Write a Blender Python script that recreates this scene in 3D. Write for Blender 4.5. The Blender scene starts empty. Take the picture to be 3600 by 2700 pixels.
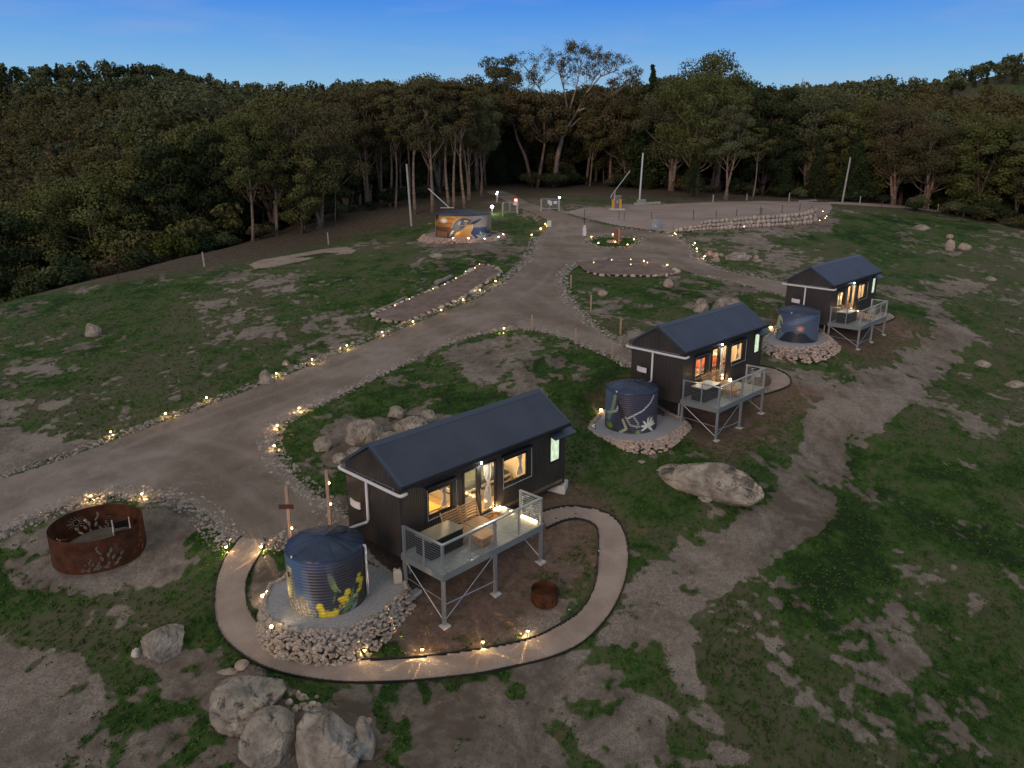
import bpy, math, random
import numpy as np
from mathutils import Vector, Matrix, noise as mnoise
rad = math.radians
RS = np.random.RandomState
S = bpy.context.scene
# ------------------------------------------------------------------ camera
F = 2690.8; PITCH = rad(16.456); CZ = 13.8          # focal in px of a 3600 px wide frame
cam = bpy.data.objects.new('camera', bpy.data.cameras.new('camera')); S.collection.objects.link(cam)
cam.location = (0, 0, CZ); cam.rotation_euler = (math.pi/2 - PITCH, 0, 0)
cam.data.sensor_width = 36; cam.data.lens = F/100; cam.data.clip_start = .5; cam.data.clip_end = 6000
S.camera = cam
# ------------------------------------------------------------------ sky, sun, exposure
W = bpy.data.worlds.new('World'); S.world = W; W.use_nodes = True
nt = W.node_tree; nt.nodes.clear()
N = nt.nodes.new; L = nt.links.new
out = N('ShaderNodeOutputWorld'); bg = N('ShaderNodeBackground'); bg.inputs[1].default_value = .15
sky = N('ShaderNodeTexSky'); sky.sky_type = 'NISHITA'; sky.sun_disc = False
sky.sun_elevation = rad(2.0); sky.sun_rotation = rad(200); sky.altitude = 700; sky.air_density = 1.2; sky.dust_density = .6; sky.ozone_density = 4
tc = N('ShaderNodeTexCoord'); sep = N('ShaderNodeSeparateXYZ'); ramp = N('ShaderNodeValToRGB')
L(tc.outputs['Generated'], sep.inputs[0]); L(sep.outputs[2], ramp.inputs[0])
def rampset(r, pts, interp='LINEAR'):
    r.color_ramp.interpolation = interp
    e = r.color_ramp.elements
    while len(e) < len(pts): e.new(.5)
    for i, (p, c) in enumerate(pts): e[i].position = p; e[i].color = tuple(c)+(1,)
rampset(ramp, [(0, (.42, .55, .66)), (.08, (.33, .63, .91)), (.125, (.19, .48, .95)), (.185, (.060, .29, .95)), (.33, (.40, .42, .50)), (1, (.56, .55, .49))])
mul = N('ShaderNodeVectorMath'); mul.operation = 'SCALE'; mul.inputs['Scale'].default_value = 6.0
L(ramp.outputs[0], mul.inputs[0])
# thin pink veils of cloud high over the ridge
cn = N('ShaderNodeTexNoise'); cn.inputs['Scale'].default_value = 5; cn.inputs['Detail'].default_value = 5
cm = N('ShaderNodeMapping'); cm.inputs['Scale'].default_value = (1, 1, 7); L(tc.outputs['Generated'], cm.inputs[0]); L(cm.outputs[0], cn.inputs[0])
cr = N('ShaderNodeValToRGB'); rampset(cr, [(.52, (0, 0, 0)), (.85, (.35, .35, .35))]); L(cn.outputs[0], cr.inputs[0])
mx = N('ShaderNodeMix'); mx.data_type = 'RGBA'; mx.inputs[0].default_value = .88
L(sky.outputs[0], mx.inputs[6]); L(mul.outputs[0], mx.inputs[7])
mx2 = N('ShaderNodeMix'); mx2.data_type = 'RGBA'; L(cr.outputs[0], mx2.inputs[0]); L(mx.outputs[2], mx2.inputs[6]); mx2.inputs[7].default_value = (2.6, 2.9, 4.4, 1)
L(mx2.outputs[2], bg.inputs[0]); L(bg.outputs[0], out.inputs[0])
sl = bpy.data.lights.new('sun', 'SUN'); sun = bpy.data.objects.new('sun', sl); S.collection.objects.link(sun)
sl.energy = 1.0; sl.angle = rad(18); sl.color = (1, .72, .55)
sun.rotation_euler = (rad(74), 0, rad(-28))          # afterglow from low behind the camera, slightly left
vs = S.view_settings; vs.view_transform = 'Standard'; vs.look = 'None'; vs.exposure = 0; vs.gamma = 1
S.cycles.use_adaptive_sampling = True; S.cycles.max_bounces = 6; S.cycles.transparent_max_bounces = 12
S.cycles.sample_clamp_indirect = 4; S.cycles.use_light_tree = True
# ------------------------------------------------------------------ helpers
COL = S.collection
def tag(o, label=None, cat=None, group=None, kind=None):
    if label: o['label'] = label
    if cat: o['category'] = cat
    if group: o['group'] = group
    if kind: o['kind'] = kind
    return o
def empty(name, loc=(0, 0, 0), rz=0, label=None, cat=None, group=None):
    o = bpy.data.objects.new(name, None); COL.objects.link(o); o.location = loc; o.rotation_euler = (0, 0, rz); o.empty_display_size = .1
    return tag(o, label, cat, group)
def obj(name, me, parent=None, loc=None, rz=None, **k):
    o = bpy.data.objects.new(name, me); COL.objects.link(o)
    if parent: o.parent = parent
    if loc is not None: o.location = loc
    if rz is not None: o.rotation_euler = (0, 0, rz)
    return tag(o, **k)
def copy_tree(o, parent=None):
    c = o.copy(); COL.objects.link(c); c.parent = parent
    for ch in list(KIDS.get(o.name, [])): copy_tree(ch, c)
    return c
KIDS = {}
def scan():
    KIDS.clear()
    for o in bpy.data.objects:
        if o.parent: KIDS.setdefault(o.parent.name, []).append(o)
def npmesh(name, V, Fq, mats, mi=None, smooth=False, attrs=None):
    """V (n,3), Fq list of arrays (m,3) or (m,4)"""
    me = bpy.data.meshes.new(name); V = np.asarray(V, np.float32)
    Fq = [np.asarray(f, np.int32) for f in (Fq if isinstance(Fq, list) else [Fq]) if len(f)]
    nl = sum(f.size for f in Fq); nf = sum(len(f) for f in Fq)
    me.vertices.add(len(V)); me.vertices.foreach_set('co', V.ravel())
    me.loops.add(nl); me.loops.foreach_set('vertex_index', np.concatenate([f.ravel() for f in Fq]))
    tot = np.concatenate([np.full(len(f), f.shape[1], np.int32) for f in Fq])
    me.polygons.add(nf); me.polygons.foreach_set('loop_start', np.concatenate([[0], np.cumsum(tot)[:-1]]).astype(np.int32))
    me.polygons.foreach_set('loop_total', tot)
    for m in (mats if isinstance(mats, (list, tuple)) else [mats]): me.materials.append(m)
    if mi is not None: me.polygons.foreach_set('material_index', np.asarray(mi, np.int32))
    me.polygons.foreach_set('use_smooth', np.full(nf, smooth))
    for k, a in (attrs or {}).items():
        a = np.asarray(a, np.float32)
        if a.ndim == 1:
            at = me.attributes.new(k, 'FLOAT', 'POINT'); at.data.foreach_set('value', a)
        else:
            at = me.attributes.new(k, 'FLOAT_COLOR', 'POINT'); at.data.foreach_set('color', np.c_[a, np.ones(len(a))].astype(np.float32).ravel())
    me.update(); me.validate()
    return me
class MB:
    def __init__(s): s.v = []; s.f = []
    def add(s, vs, fs):
        b = len(s.v); s.v += [tuple(p) for p in vs]; s.f += [tuple(b+i for i in f) for f in fs]; return s
    def box(s, x0, x1, y0, y1, z0, z1):
        return s.add([(x, y, z) for z in (z0, z1) for x, y in ((x0, y0), (x1, y0), (x1, y1), (x0, y1))],
                     [(3, 2, 1, 0), (4, 5, 6, 7), (0, 1, 5, 4), (1, 2, 6, 5), (2, 3, 7, 6), (3, 0, 4, 7)])
    def bar(s, a, b, w, h=None, up=(0, 0, 1)):
        h = h or w; a = Vector(a); b = Vector(b); d = (b-a).normalized(); u = Vector(up)
        if abs(d.dot(u)) > .99: u = Vector((1, 0, 0))
        x = d.cross(u).normalized()*w/2; y = d.cross(x).normalized()*h/2
        return s.add([a-x-y, a+x-y, a+x+y, a-x+y, b-x-y, b+x-y, b+x+y, b-x+y],
                     [(0, 1, 2, 3), (7, 6, 5, 4), (4, 5, 1, 0), (5, 6, 2, 1), (6, 7, 3, 2), (7, 4, 0, 3)])
    def tube(s, pts, r, n=8, caps=True):
        pts = [Vector(p) for p in pts]; rr = r if isinstance(r, (list, tuple, np.ndarray)) else [r]*len(pts); b = len(s.v); px = None
        for i, p in enumerate(pts):
            d = (pts[min(i+1, len(pts)-1)]-pts[max(i-1, 0)]).normalized()
            if px is None: px = d.cross(Vector((0, 0, 1)) if abs(d.z) < .95 else Vector((1, 0, 0))).normalized()
            px = (px-d*px.dot(d)).normalized(); py = d.cross(px)
            for k in range(n):
                t = 2*math.pi*k/n; s.v.append(tuple(p+(px*math.cos(t)+py*math.sin(t))*rr[i]))
        for i in range(len(pts)-1):
            for k in range(n):
                a = b+i*n+k; c = b+i*n+(k+1) % n; s.f.append((a, c, c+n, a+n))
        if caps: s.f.append(tuple(b+k for k in range(n))[::-1]); s.f.append(tuple(b+(len(pts)-1)*n+k for k in range(n)))
        return s
    def lathe(s, prof, n=24, cx=0, cy=0, cap=True):
        b = len(s.v)
        for r, z in prof:
            for k in range(n):
                t = 2*math.pi*k/n; s.v.append((cx+r*math.cos(t), cy+r*math.sin(t), z))
        for i in range(len(prof)-1):
            for k in range(n):
                a = b+i*n+k; c = b+i*n+(k+1) % n; s.f.append((a, c, c+n, a+n))
        if cap: s.f.append(tuple(b+k for k in range(n))[::-1]); s.f.append(tuple(b+(len(prof)-1)*n+k for k in range(n)))
        return s
    def mesh(s, name, mat, smooth=False, bevel=0):
        me = bpy.data.meshes.new(name); me.from_pydata(s.v, [], s.f); me.materials.append(mat)
        if smooth: me.polygons.foreach_set('use_smooth', [True]*len(me.polygons))
        me.update(); return me
    def build(s, name, mat, parent=None, smooth=False, **k):
        return obj(name, s.mesh(name, mat, smooth), parent, **k)
# ------------------------------------------------------------------ materials
MATS = {}
def mat(name, col, rough=.8, metal=0, noise=None, bump=None, emit=None, spec=.5, wave=None, col2=None, coord='Object'):
    """noise=(scale, detail, lo, hi) mixes col and col2; bump=(scale, strength, dist); wave=(axis, scale, dist)"""
    m = bpy.data.materials.new(name); m.use_nodes = True; t = m.node_tree; b = t.nodes['Principled BSDF']; n = t.nodes.new; l = t.links.new
    b.inputs['Base Color'].default_value = tuple(col)+(1,); b.inputs['Roughness'].default_value = rough; b.inputs['Metallic'].default_value = metal
    b.inputs['Specular IOR Level'].default_value = spec
    co = n('ShaderNodeTexCoord').outputs[coord]
    if noise:
        tx = n('ShaderNodeTexNoise'); tx.inputs['Scale'].default_value = noise[0]; tx.inputs['Detail'].default_value = noise[1]; l(co, tx.inputs[0])
        r = n('ShaderNodeValToRGB'); rampset(r, [(noise[2], tuple(col)), (noise[3], tuple(col2))]); l(tx.outputs[0], r.inputs[0]); l(r.outputs[0], b.inputs['Base Color'])
    nrm = None
    if bump:
        tx = n('ShaderNodeTexNoise'); tx.inputs['Scale'].default_value = bump[0]; tx.inputs['Detail'].default_value = 6; l(co, tx.inputs[0])
        bp = n('ShaderNodeBump'); bp.inputs['Strength'].default_value = bump[1]; bp.inputs['Distance'].default_value = bump[2]; l(tx.outputs[0], bp.inputs['Height']); nrm = bp
    if wave:
        tx = n('ShaderNodeTexWave'); tx.wave_type = 'BANDS'; tx.bands_direction = wave[0]; tx.wave_profile = 'SIN'; tx.inputs['Scale'].default_value = wave[1]; l(co, tx.inputs[0])
        bp = n('ShaderNodeBump'); bp.inputs['Strength'].default_value = 1; bp.inputs['Distance'].default_value = wave[2]; l(tx.outputs[0], bp.inputs['Height'])
        if nrm: l(nrm.outputs[0], bp.inputs['Normal'])
        nrm = bp
    if nrm: l(nrm.outputs[0], b.inputs['Normal'])
    if emit: b.inputs['Emission Color'].default_value = tuple(emit[0])+(1,); b.inputs['Emission Strength'].default_value = emit[1]
    MATS[name] = m; return m
def attrmat(name, attr, rough=.6, metal=0, wave=None, spec=.5, bump=None):
    m = mat(name, (.5, .5, .5), rough, metal, wave=wave, spec=spec, bump=bump); t = m.node_tree
    a = t.nodes.new('ShaderNodeAttribute'); a.attribute_name = attr; t.links.new(a.outputs['Color'], t.nodes['Principled BSDF'].inputs['Base Color']); return m
def glassmat(name, tint=(1, 1, 1), refl=1.0):
    m = bpy.data.materials.new(name); m.use_nodes = True; t = m.node_tree; t.nodes.clear(); n = t.nodes.new
    o = n('ShaderNodeOutputMaterial'); mxx = n('ShaderNodeMixShader'); tr = n('ShaderNodeBsdfTransparent'); g = n('ShaderNodeBsdfGlossy'); fr = n('ShaderNodeMath'); lw = n('ShaderNodeLayerWeight'); lw.inputs[0].default_value = .25; fr.operation = 'MULTIPLY_ADD'; fr.inputs[1].default_value = .5*refl; fr.inputs[2].default_value = .03; t.links.new(lw.outputs['Facing'], fr.inputs[0])
    tr.inputs[0].default_value = tuple(tint)+(1,); g.inputs['Roughness'].default_value = .02
    t.links.new(fr.outputs[0], mxx.inputs[0]); t.links.new(tr.outputs[0], mxx.inputs[1]); t.links.new(g.outputs[0], mxx.inputs[2]); t.links.new(mxx.outputs[0], o.inputs[0]); return m
# ------------------------------------------------------------------ where things stand: pixels of the 2212-wide photo to points of the ground
K = 3600/2212; cP, sP = math.cos(PITCH), math.sin(PITCH)
def ray(vx, vy):
    X = (vx*K-1800)/F; Y = -(vy*K-1350)/F
    return np.array([X, cP+Y*sP, -sP+Y*cP])
def project(x, y, z):
    z = z-CZ; d = np.maximum(y*cP-z*sP, .1); up = y*sP+z*cP
    return (1800+F*x/d)/K, (1350-F*up/d)/K, d
CAB = [(-2.14, 21.076, -12.365), (9.562, 33.726, -11.127), (21.56, 46.471, -10.02)]; YAW = .819
cu, su = math.cos(YAW), math.sin(YAW)
def cab(i, u, v, w=0):
    X, Y, Z = CAB[i]; return (X+u*cu-v*su, Y+u*su+v*cu, Z+w+CZ)
CT = []   # ground control points
def cpx(vx, vy, z):
    r = ray(vx, vy); t = z/r[2]; CT.append((r[0]*t, r[1]*t, z))
for i, lst in enumerate([[(0, 0, -1.85), (2.3, 0, -1.75), (4.6, 0, -1.5), (0, 1.9, -1.35), (0, 5, -.55), (4, 4.6, -.45), (8.4, 5, -.2), (8.3, 2.2, -.6), (4.4, 2.5, -1.0), (6, -.5, -1.4)],
                         [(0, 0, -1.62), (2.3, 0, -1.48), (4.6, 0, -1.4), (0, 1.9, -1.19), (0, 5, -.55), (4, 4.6, -.4), (8.4, 5, -.2), (8.3, 2.2, -.5), (4.4, 2.5, -.9)],
                         [(0, 0, -1.45), (2.3, 0, -1.35), (4.6, 0, -1.23), (0, 1.9, -.9), (0, 5, -.5), (4, 4.6, -.4), (8.4, 5, -.2), (8.3, 2.2, -.5), (4.4, 2.5, -.8)]]):
    for u, v, w in lst:
        p = cab(i, u, v, w); CT.append((p[0], p[1], p[2]-CZ))
for c in [(0, 1150, -13.0), (200, 1240, -13.4), (0, 1400, -14.2), (500, 1650, -14.6), (1100, 1650, -14.9), (1700, 1650, -15.6), (2200, 1650, -17), (2200, 1250, -15.6), (2200, 900, -13.6),
          (2200, 700, -12), (1800, 1000, -13.7), (1500, 1120, -13.9), (1350, 1200, -14.15), (1700, 1300, -14.9), (540, 1180, -13.0), (470, 1330, -13.9), (800, 1475, -14.45), (1200, 1110, -13.15), (1280, 1150, -13.6),
          (640, 1090, -12.8), (300, 950, -12.55), (0, 1030, -12.9), (700, 760, -11.25), (450, 880, -12.1), (0, 800, -11.8), (95, 625, -10.2), (440, 575, -9.0), (708, 527, -8.6),
          (1000, 528, -7.7), (1100, 600, -9.1), (1320, 525, -8.0), (1170, 475, -6.5), (1190, 455, -5.7), (1600, 450, -5.6), (1380, 440, -5.5), (1820, 440, -5.8), (1460, 500, -7.2), (1760, 485, -7.0), (1600, 495, -7.1),
          (2155, 487, -8), (2212, 497, -8.3), (2330, 512, -8.7), (2230, 560, -9.8), (2400, 600, -11), (2330, 680, -12.3), (2500, 800, -13.5), (2450, 1000, -15), (0, 645, -10.5), (-150, 680, -11.1), (-350, 760, -11.8), (-300, 900, -12.5), (-350, 1150, -13.6), (-150, 1400, -14.4), (1900, 560, -9.1), (2150, 580, -10), (1150, 405, -4.6), (1700, 425, -5.5), (2050, 445, -6.6), (800, 457, -6.2), (550, 522, -8.6), (1990, 780, -12.4), (1500, 900, -12.8)]: cpx(*c)
CT = np.array(CT)
def phi(r2): return np.sqrt(r2+9.)
def _fit():
    A = phi(((CT[:, None, :2]-CT[None, :, :2])**2).sum(-1)) - np.eye(len(CT))*.15
    P = np.c_[np.ones(len(CT)), CT[:, :2]/50]; n = len(CT)
    M = np.block([[A, P], [P.T, np.zeros((3, 3))]]); return np.linalg.solve(M, np.r_[CT[:, 2], 0, 0, 0])
RW = _fit()
def hnear(x, y):
    z = RW[-3]+RW[-2]*x/50+RW[-1]*y/50
    for i in range(len(CT)): z = z+RW[i]*phi((x-CT[i, 0])**2+(y-CT[i, 1])**2)
    return z
VX = lambda az: 1106+np.tan(az)*1653.4*1.0
RIDX = [-900, 0, 200, 340, 430, 560, 640, 750, 900, 1000, 1110, 1300, 1500, 1700, 1850, 1950, 2050, 2150, 2300, 3200]
RIDY = [150, 140, 134, 128, 140, 166, 170, 166, 172, 184, 192, 192, 192, 188, 176, 172, 150, 140, 150, 150]
RIDR = [430, 430, 430, 430, 420, 380, 340, 320, 300, 280, 270, 270, 280, 300, 340, 420, 470, 480, 480, 480]
def hfar(x, y):
    r = np.hypot(x, y); az = np.arctan2(x, np.maximum(y, 1e-3)); vx = VX(np.clip(az, -1.2, 1.2))
    R = np.interp(vx, RIDX, RIDR); ry = np.interp(vx, RIDX, RIDY)
    el = np.arctan((829.5-ry)/1653.4)-PITCH
    zr = R*np.tan(el)-np.interp(vx, [0, 200, 500, 1900, 2100], [17, 15, 10, 9, 10])
    zv = np.interp(vx, [-500, 0, 500, 800, 1100, 1800, 2300], [-27, -24, -17, -8, -5, -8, -16])
    t = np.clip((r-110)/(R-110), 0, 1.6); s = np.where(t < 1, t*t*(1.8-.8*t), 1-(t-1)*.9)
    return zv+(zr-zv)*s + 2.2*np.sin(x*.021+1)*np.cos(y*.017)*np.clip(t, 0, 1)
def hsize(p, px): return px*K*(p[1]*cP-(p[2]-CZ)*sP)/F     # photo pixels (2212 wide) to metres at a point
def ray_z(vx, vy, z):
    d = ray(vx, vy); t_ = (z-CZ)/d[2]; return np.array([d[0]*t_, d[1]*t_])
TK = []
for vx, vyf, dpx, base in ((713, 1333, 166, 1.435-1.02), (1361, 937, 110, 13.8-11.127-1.12), (1719, 741, 85, 13.8-10.02-.80)):
    q = ray_z(vx, vyf, base); R_ = hsize((q[0], q[1], base), dpx)/2*1.03; TK.append((q+q/np.hypot(*q)*R_, base, R_))
def ground(x, y):
    x = np.asarray(x, float); y = np.asarray(y, float)
    r = np.hypot(x, y); az = np.arctan2(x, np.maximum(y, 1e-3)); vx = VX(np.clip(az, -1.2, 1.2))
    r0 = np.interp(vx, [-1200, -500, 0, 300, 450, 700, 900, 1100, 1500, 2000, 2212, 2700, 4000], [50, 62, 68, 73, 80, 92, 105, 135, 125, 118, 112, 100, 90])
    w = np.clip((r-r0)/35, 0, 1); w = w*w*(3-2*w)
    rr = np.maximum(r, 1e-3); k = np.minimum(1, (r0+30)/rr)        # keep the fitted surface within its range
    kk = np.maximum(1, 13/rr); k = k*kk
    zn = hnear(x*k, y*k)
    z = zn*(1-w)+hfar(x, y)*w+CZ
    for c_, zb_, R_ in TK: z = np.minimum(z, zb_-.07+np.maximum(0, np.hypot(x-c_[0], y-c_[1])-R_*1.75)*.7)
    return z
def P(vx, vy, dz=0):
    """point of the ground seen at a photo pixel"""
    d = ray(vx, vy); ts = np.concatenate([np.linspace(12, 60, 200), np.linspace(60, 460, 500)])
    z = CZ+d[2]*ts; g = ground(d[0]*ts, d[1]*ts); i = np.argmax(z < g)
    a, b = ts[max(i-1, 0)], ts[i]
    for _ in range(18):
        m = (a+b)/2
        if CZ+d[2]*m < ground(d[0]*m, d[1]*m): b = m
        else: a = m
    return np.array([d[0]*b, d[1]*b, float(ground(d[0]*b, d[1]*b))+dz])
def gz(x, y): return float(ground(x, y))
def hsize(p, px): return px*K*(p[1]*cP-(p[2]-CZ)*sP)/F     # photo pixels (2212 wide) to metres at a point
# ------------------------------------------------------------------ ground sheet, with what grows where
az = np.concatenate([np.linspace(-80, -37, 50)[:-1], np.linspace(-37, 37, 860), np.linspace(37, 80, 50)[1:]]); az = np.radians(az)
rr = np.concatenate([[6], np.geomspace(9, 130, 640), np.geomspace(130, 700, 90)[1:], [1200, 3500]])
AZ, RR = np.meshgrid(az, rr); GX = RR*np.sin(AZ); GY = RR*np.cos(AZ); GZ = np.empty_like(GX)
for i in range(0, len(rr), 60): GZ[i:i+60] = ground(GX[i:i+60], GY[i:i+60])
fine = RR < 130
def fnoise(x, y, seed=0, octs=4, sc=1.0):
    r = RS(seed); z = np.zeros_like(x); a = 1.
    for o in range(octs):
        for _ in range(3):
            t = r.uniform(0, math.pi*2); k = sc*2**o*r.uniform(.8, 1.25); z += a*np.sin((x*math.cos(t)+y*math.sin(t))*k+r.uniform(0, 6)+1.3*np.sin((x*math.sin(t)-y*math.cos(t))*k*.7+r.uniform(0, 6)))
        a *= .5
    return z/5
GZ = GZ+np.where(fine, .02*fnoise(GX, GY, 3, 4, 1.6)+.012*fnoise(GX, GY, 8, 2, 9), 0)
PX, PY, PD = project(GX, GY, GZ)
def inside(poly, x, y):
    c = np.zeros(x.shape, bool); n = len(poly)
    for i in range(n):
        (x1, y1), (x2, y2) = poly[i], poly[(i+1) % n]
        if y1 == y2: continue
        c ^= ((y1 > y) != (y2 > y)) & (x < (x2-x1)*(y-y1)/(y2-y1)+x1)
    return c
MH, MW = 420, 560                                # coarse plan of grass (1) and bare ground (0)
mys, mxs = np.mgrid[0:MH, 0:MW]*4.0
GM = np.full((MH, MW), .74); DRY = np.zeros((MH, MW))
def pp(val, poly, arr=GM): arr[inside(poly, mxs, mys)] = val
def pe(val, cx, cy, rx, ry, arr=GM): arr[((mxs-cx)/rx)**2+((mys-cy)/ry)**2 < 1] = val
pp(.76, [(0, 640), (1150, 560), (600, 800), (0, 1030)])
pp(.86, [(60, 640), (500, 590), (600, 640), (350, 740), (60, 720)]); pp(.84, [(540, 600), (840, 540), (1130, 480), (1160, 500), (1090, 590), (880, 620)])
pp(.58, [(640, 660), (830, 620), (800, 700), (660, 740)])
pp(.74, [(160, 840), (560, 780), (480, 850), (240, 920)]); pp(.18, [(0, 925), (110, 960), (205, 950), (190, 985), (0, 1030)]); pe(.12, 30, 890, 34, 12); pe(.12, 105, 872, 28, 18)
pe(.1, 570, 711, 56, 16); pe(1.05, 655, 560, 165, 40)
pp(.85, [(900, 485), (1000, 475), (1165, 470), (1180, 488), (1150, 530), (1140, 570), (1000, 560), (900, 560), (800, 540)])
pp(.80, [(600, 910), (860, 800), (1040, 735), (970, 775), (1090, 850), (1060, 900), (1000, 920), (760, 930), (640, 1040), (590, 960)])
pp(.06, [(960, 775), (1050, 728), (1165, 722), (1230, 770), (1160, 850), (1140, 900), (1090, 905), (1110, 850), (1010, 815)])
pp(.45, [(1165, 722), (1370, 800), (1360, 900), (1160, 860)]); pp(.72, [(1210, 800), (1330, 790), (1310, 900), (1200, 890)])
pp(.18, [(680, 930), (760, 890), (920, 880), (1060, 920), (860, 960), (760, 1010), (690, 990)])
pp(.80, [(1230, 600), (1460, 600), (1690, 655), (1690, 700), (1400, 760), (1240, 680)]); pe(.2, 1385, 730, 40, 12); pe(.25, 1330, 742, 40, 8)
pp(.85, [(1100, 560), (1170, 575), (1100, 600)])
pp(.82, [(1480, 515), (1640, 530), (1760, 600), (1700, 605), (1560, 570), (1500, 545)]); pp(.6, [(1590, 565), (1760, 580), (1700, 610), (1600, 590)])
pp(.88, [(1640, 510), (1800, 490), (1790, 448), (1890, 450), (2212, 490), (2212, 560), (1700, 545)]); pp(.80, [(1780, 560), (2212, 530), (2212, 1659), (1480, 1659), (1480, 1400), (1800, 1000), (2100, 720), (1900, 600)])
pp(.84, [(1950, 640), (2212, 620), (2212, 760), (2110, 740), (2080, 690)]); pp(.9, [(2060, 760), (2140, 800), (1950, 1180), (1700, 1430), (1560, 1420), (1500, 1350), (1560, 1260), (1790, 1130), (1900, 920)])
pp(.88, [(1660, 1190), (1800, 1120), (1960, 1000), (1900, 1200), (1640, 1330), (1500, 1370), (1560, 1260)])
pe(.3, 2130, 920, 60, 40); pe(.25, 2060, 620, 80, 14); pe(.60, 1950, 1450, 170, 120)
pp(.80, [(1110, 970), (1240, 940), (1400, 1000), (1640, 1130), (1520, 1220), (1400, 1240), (1360, 1180), (1260, 1080), (1220, 1060)])
pp(.70, [(1640, 720), (1990, 640), (2060, 690), (1930, 800), (1760, 880), (1700, 1040), (1520, 960), (1500, 880), (1650, 860)])
pe(.15, 1600, 815, 28, 40); pp(.1, [(1455, 505), (1640, 500), (1760, 480), (1790, 500), (1700, 515), (1640, 520)]); pp(.0, [(1760, 470), (1810, 455), (1800, 500), (1770, 500)])
# bare tracks
pp(-.06, [(2021, 713), (1975, 760), (1891, 810), (1830, 850), (1755, 872), (1748, 936), (1715, 978), (1691, 1046), (1680, 1090), (1590, 1130), (1508, 1166), (1380, 1250), (1495, 1346), (1581, 1266), (1691, 1200), (1775, 1156), (1795, 1093), (1835, 986), (1885, 950), (1925, 903), (1975, 853), (2041, 806), (2088, 753), (2108, 716), (2060, 690)])
pp(.0, [(1900, 608), (1990, 632), (2060, 662), (2070, 700), (2015, 722), (2010, 680), (1960, 655), (1900, 628)])
pp(-.08, [(1560, 505), (1610, 512), (1750, 560), (1790, 575), (1700, 575), (1600, 535)])
pp(.10, [(1360, 1250), (1500, 1170), (1600, 1200), (1560, 1260), (1500, 1330), (1490, 1420), (1560, 1560), (1640, 1659), (840, 1659), (900, 1560), (900, 1500), (1080, 1460), (1280, 1390)])
pp(.36, [(1300, 1420), (1430, 1380), (1530, 1659), (1100, 1659), (1150, 1560)]); pe(1.3, 1407, 1474, 26, 22); pe(1.3, 1440, 1500, 16, 12); pe(1.0, 1232, 1600, 20, 34); pe(1.1, 1305, 1500, 11, 8); pe(1.1, 1318, 1530, 10, 12); pe(1.0, 1212, 1482, 8, 14); pe(1.0, 1180, 1640, 22, 12); pe(1., 1325, 1410, 22, 12); pe(.9, 1010, 1640, 18, 10); pe(.9, 985, 1622, 12, 6)
pe(.55, 870, 1510, 60, 40); pe(.1, 1250, 1480, 60, 40)
# inside the path loop
pp(.09, [(573, 1178), (537, 1260), (560, 1350), (640, 1400), (760, 1424), (1004, 1408), (1204, 1353), (1290, 1230), (1284, 1136), (1220, 1110), (1000, 1000), (740, 1130)])
pe(.75, 830, 1400, 48, 22); pe(.62, 1165, 1240, 40, 20); pe(.5, 1240, 1275, 40, 34); pe(.42, 1240, 1170, 45, 40); pe(.6, 620, 1200, 26, 20)
# bottom left
pp(.90, [(0, 1300), (100, 1275), (300, 1260), (470, 1210), (465, 1330), (480, 1400), (420, 1480), (540, 1659), (120, 1659), (260, 1500), (180, 1400), (0, 1380)])
pp(.26, [(0, 1380), (150, 1400), (240, 1500), (120, 1659), (0, 1659)]); pe(.08, 370, 1430, 110, 34); pe(.15, 400, 1470, 60, 60); pe(.2, 255, 1320, 26, 40); pe(.1, 520, 1500, 90, 60); pe(.1, 640, 1600, 200, 70)
pp(.50, [(300, 1560), (480, 1520), (560, 1659), (280, 1659)])
pe(0, 215, 1200, 215, 82); pp(.02, [(330, 1100), (440, 1120), (470, 1200), (380, 1240), (330, 1180)]); pe(.7, 60, 1190, 80, 16); pe(.5, 420, 1170, 30, 40)
pe(0, 1010, 525, 110, 24); pp(.05, [(1090, 465), (1160, 458), (1170, 468), (1120, 476)])
# fence margin and forest floor: dry litter
pp(1, [(0, 0), (2212, 0), (2212, 482), (1800, 440), (1780, 445), (1200, 425), (1060, 450), (900, 480), (700, 528), (440, 585), (0, 640)], DRY)
def blur(a, n):
    k = np.ones(2*n+1)/(2*n+1)
    for ax in (0, 1):
        p = np.pad(a, [(n, n) if i == ax else (0, 0) for i in (0, 1)], 'edge'); a = np.apply_along_axis(lambda v: np.convolve(v, k, 'valid'), ax, p)
    return a
pp(0, [(2085, 185), (2140, 178), (2240, 174), (2240, 210), (2150, 205), (2110, 196)], DRY); pp(0, [(2035, 212), (2110, 200), (2118, 208), (2060, 221)], DRY); pp(1, [(2020, 170), (2240, 170), (2240, 224), (2020, 224)])
GM = blur(blur(GM, 3), 2); DRY = blur(blur(DRY, 2), 1)
def sample(a, x, y, default):
    xi = np.clip(x/4, 0, MW-1.001); yi = np.clip(y/4, 0, MH-1.001); i = xi.astype(int); j = yi.astype(int); fx = xi-i; fy = yi-j
    i2 = np.minimum(i+1, MW-1); j2 = np.minimum(j+1, MH-1)
    return (a[j, i]*(1-fx)+a[j, i2]*fx)*(1-fy)+(a[j2, i]*(1-fx)+a[j2, i2]*fx)*fy
def vnoise(x, y, cell, seed):
    L_ = RS(seed).uniform(-1, 1, (257, 257)); u = x/cell+1000.3; v = y/cell+1000.7; i = np.floor(u).astype(int); j = np.floor(v).astype(int); fx = u-i; fy = v-j; fx = fx*fx*(3-2*fx); fy = fy*fy*(3-2*fy); i %= 256; j %= 256
    return (L_[j, i]*(1-fx)+L_[j, i+1]*fx)*(1-fy)+(L_[j+1, i]*(1-fx)+L_[j+1, i+1]*fx)*fy
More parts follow.
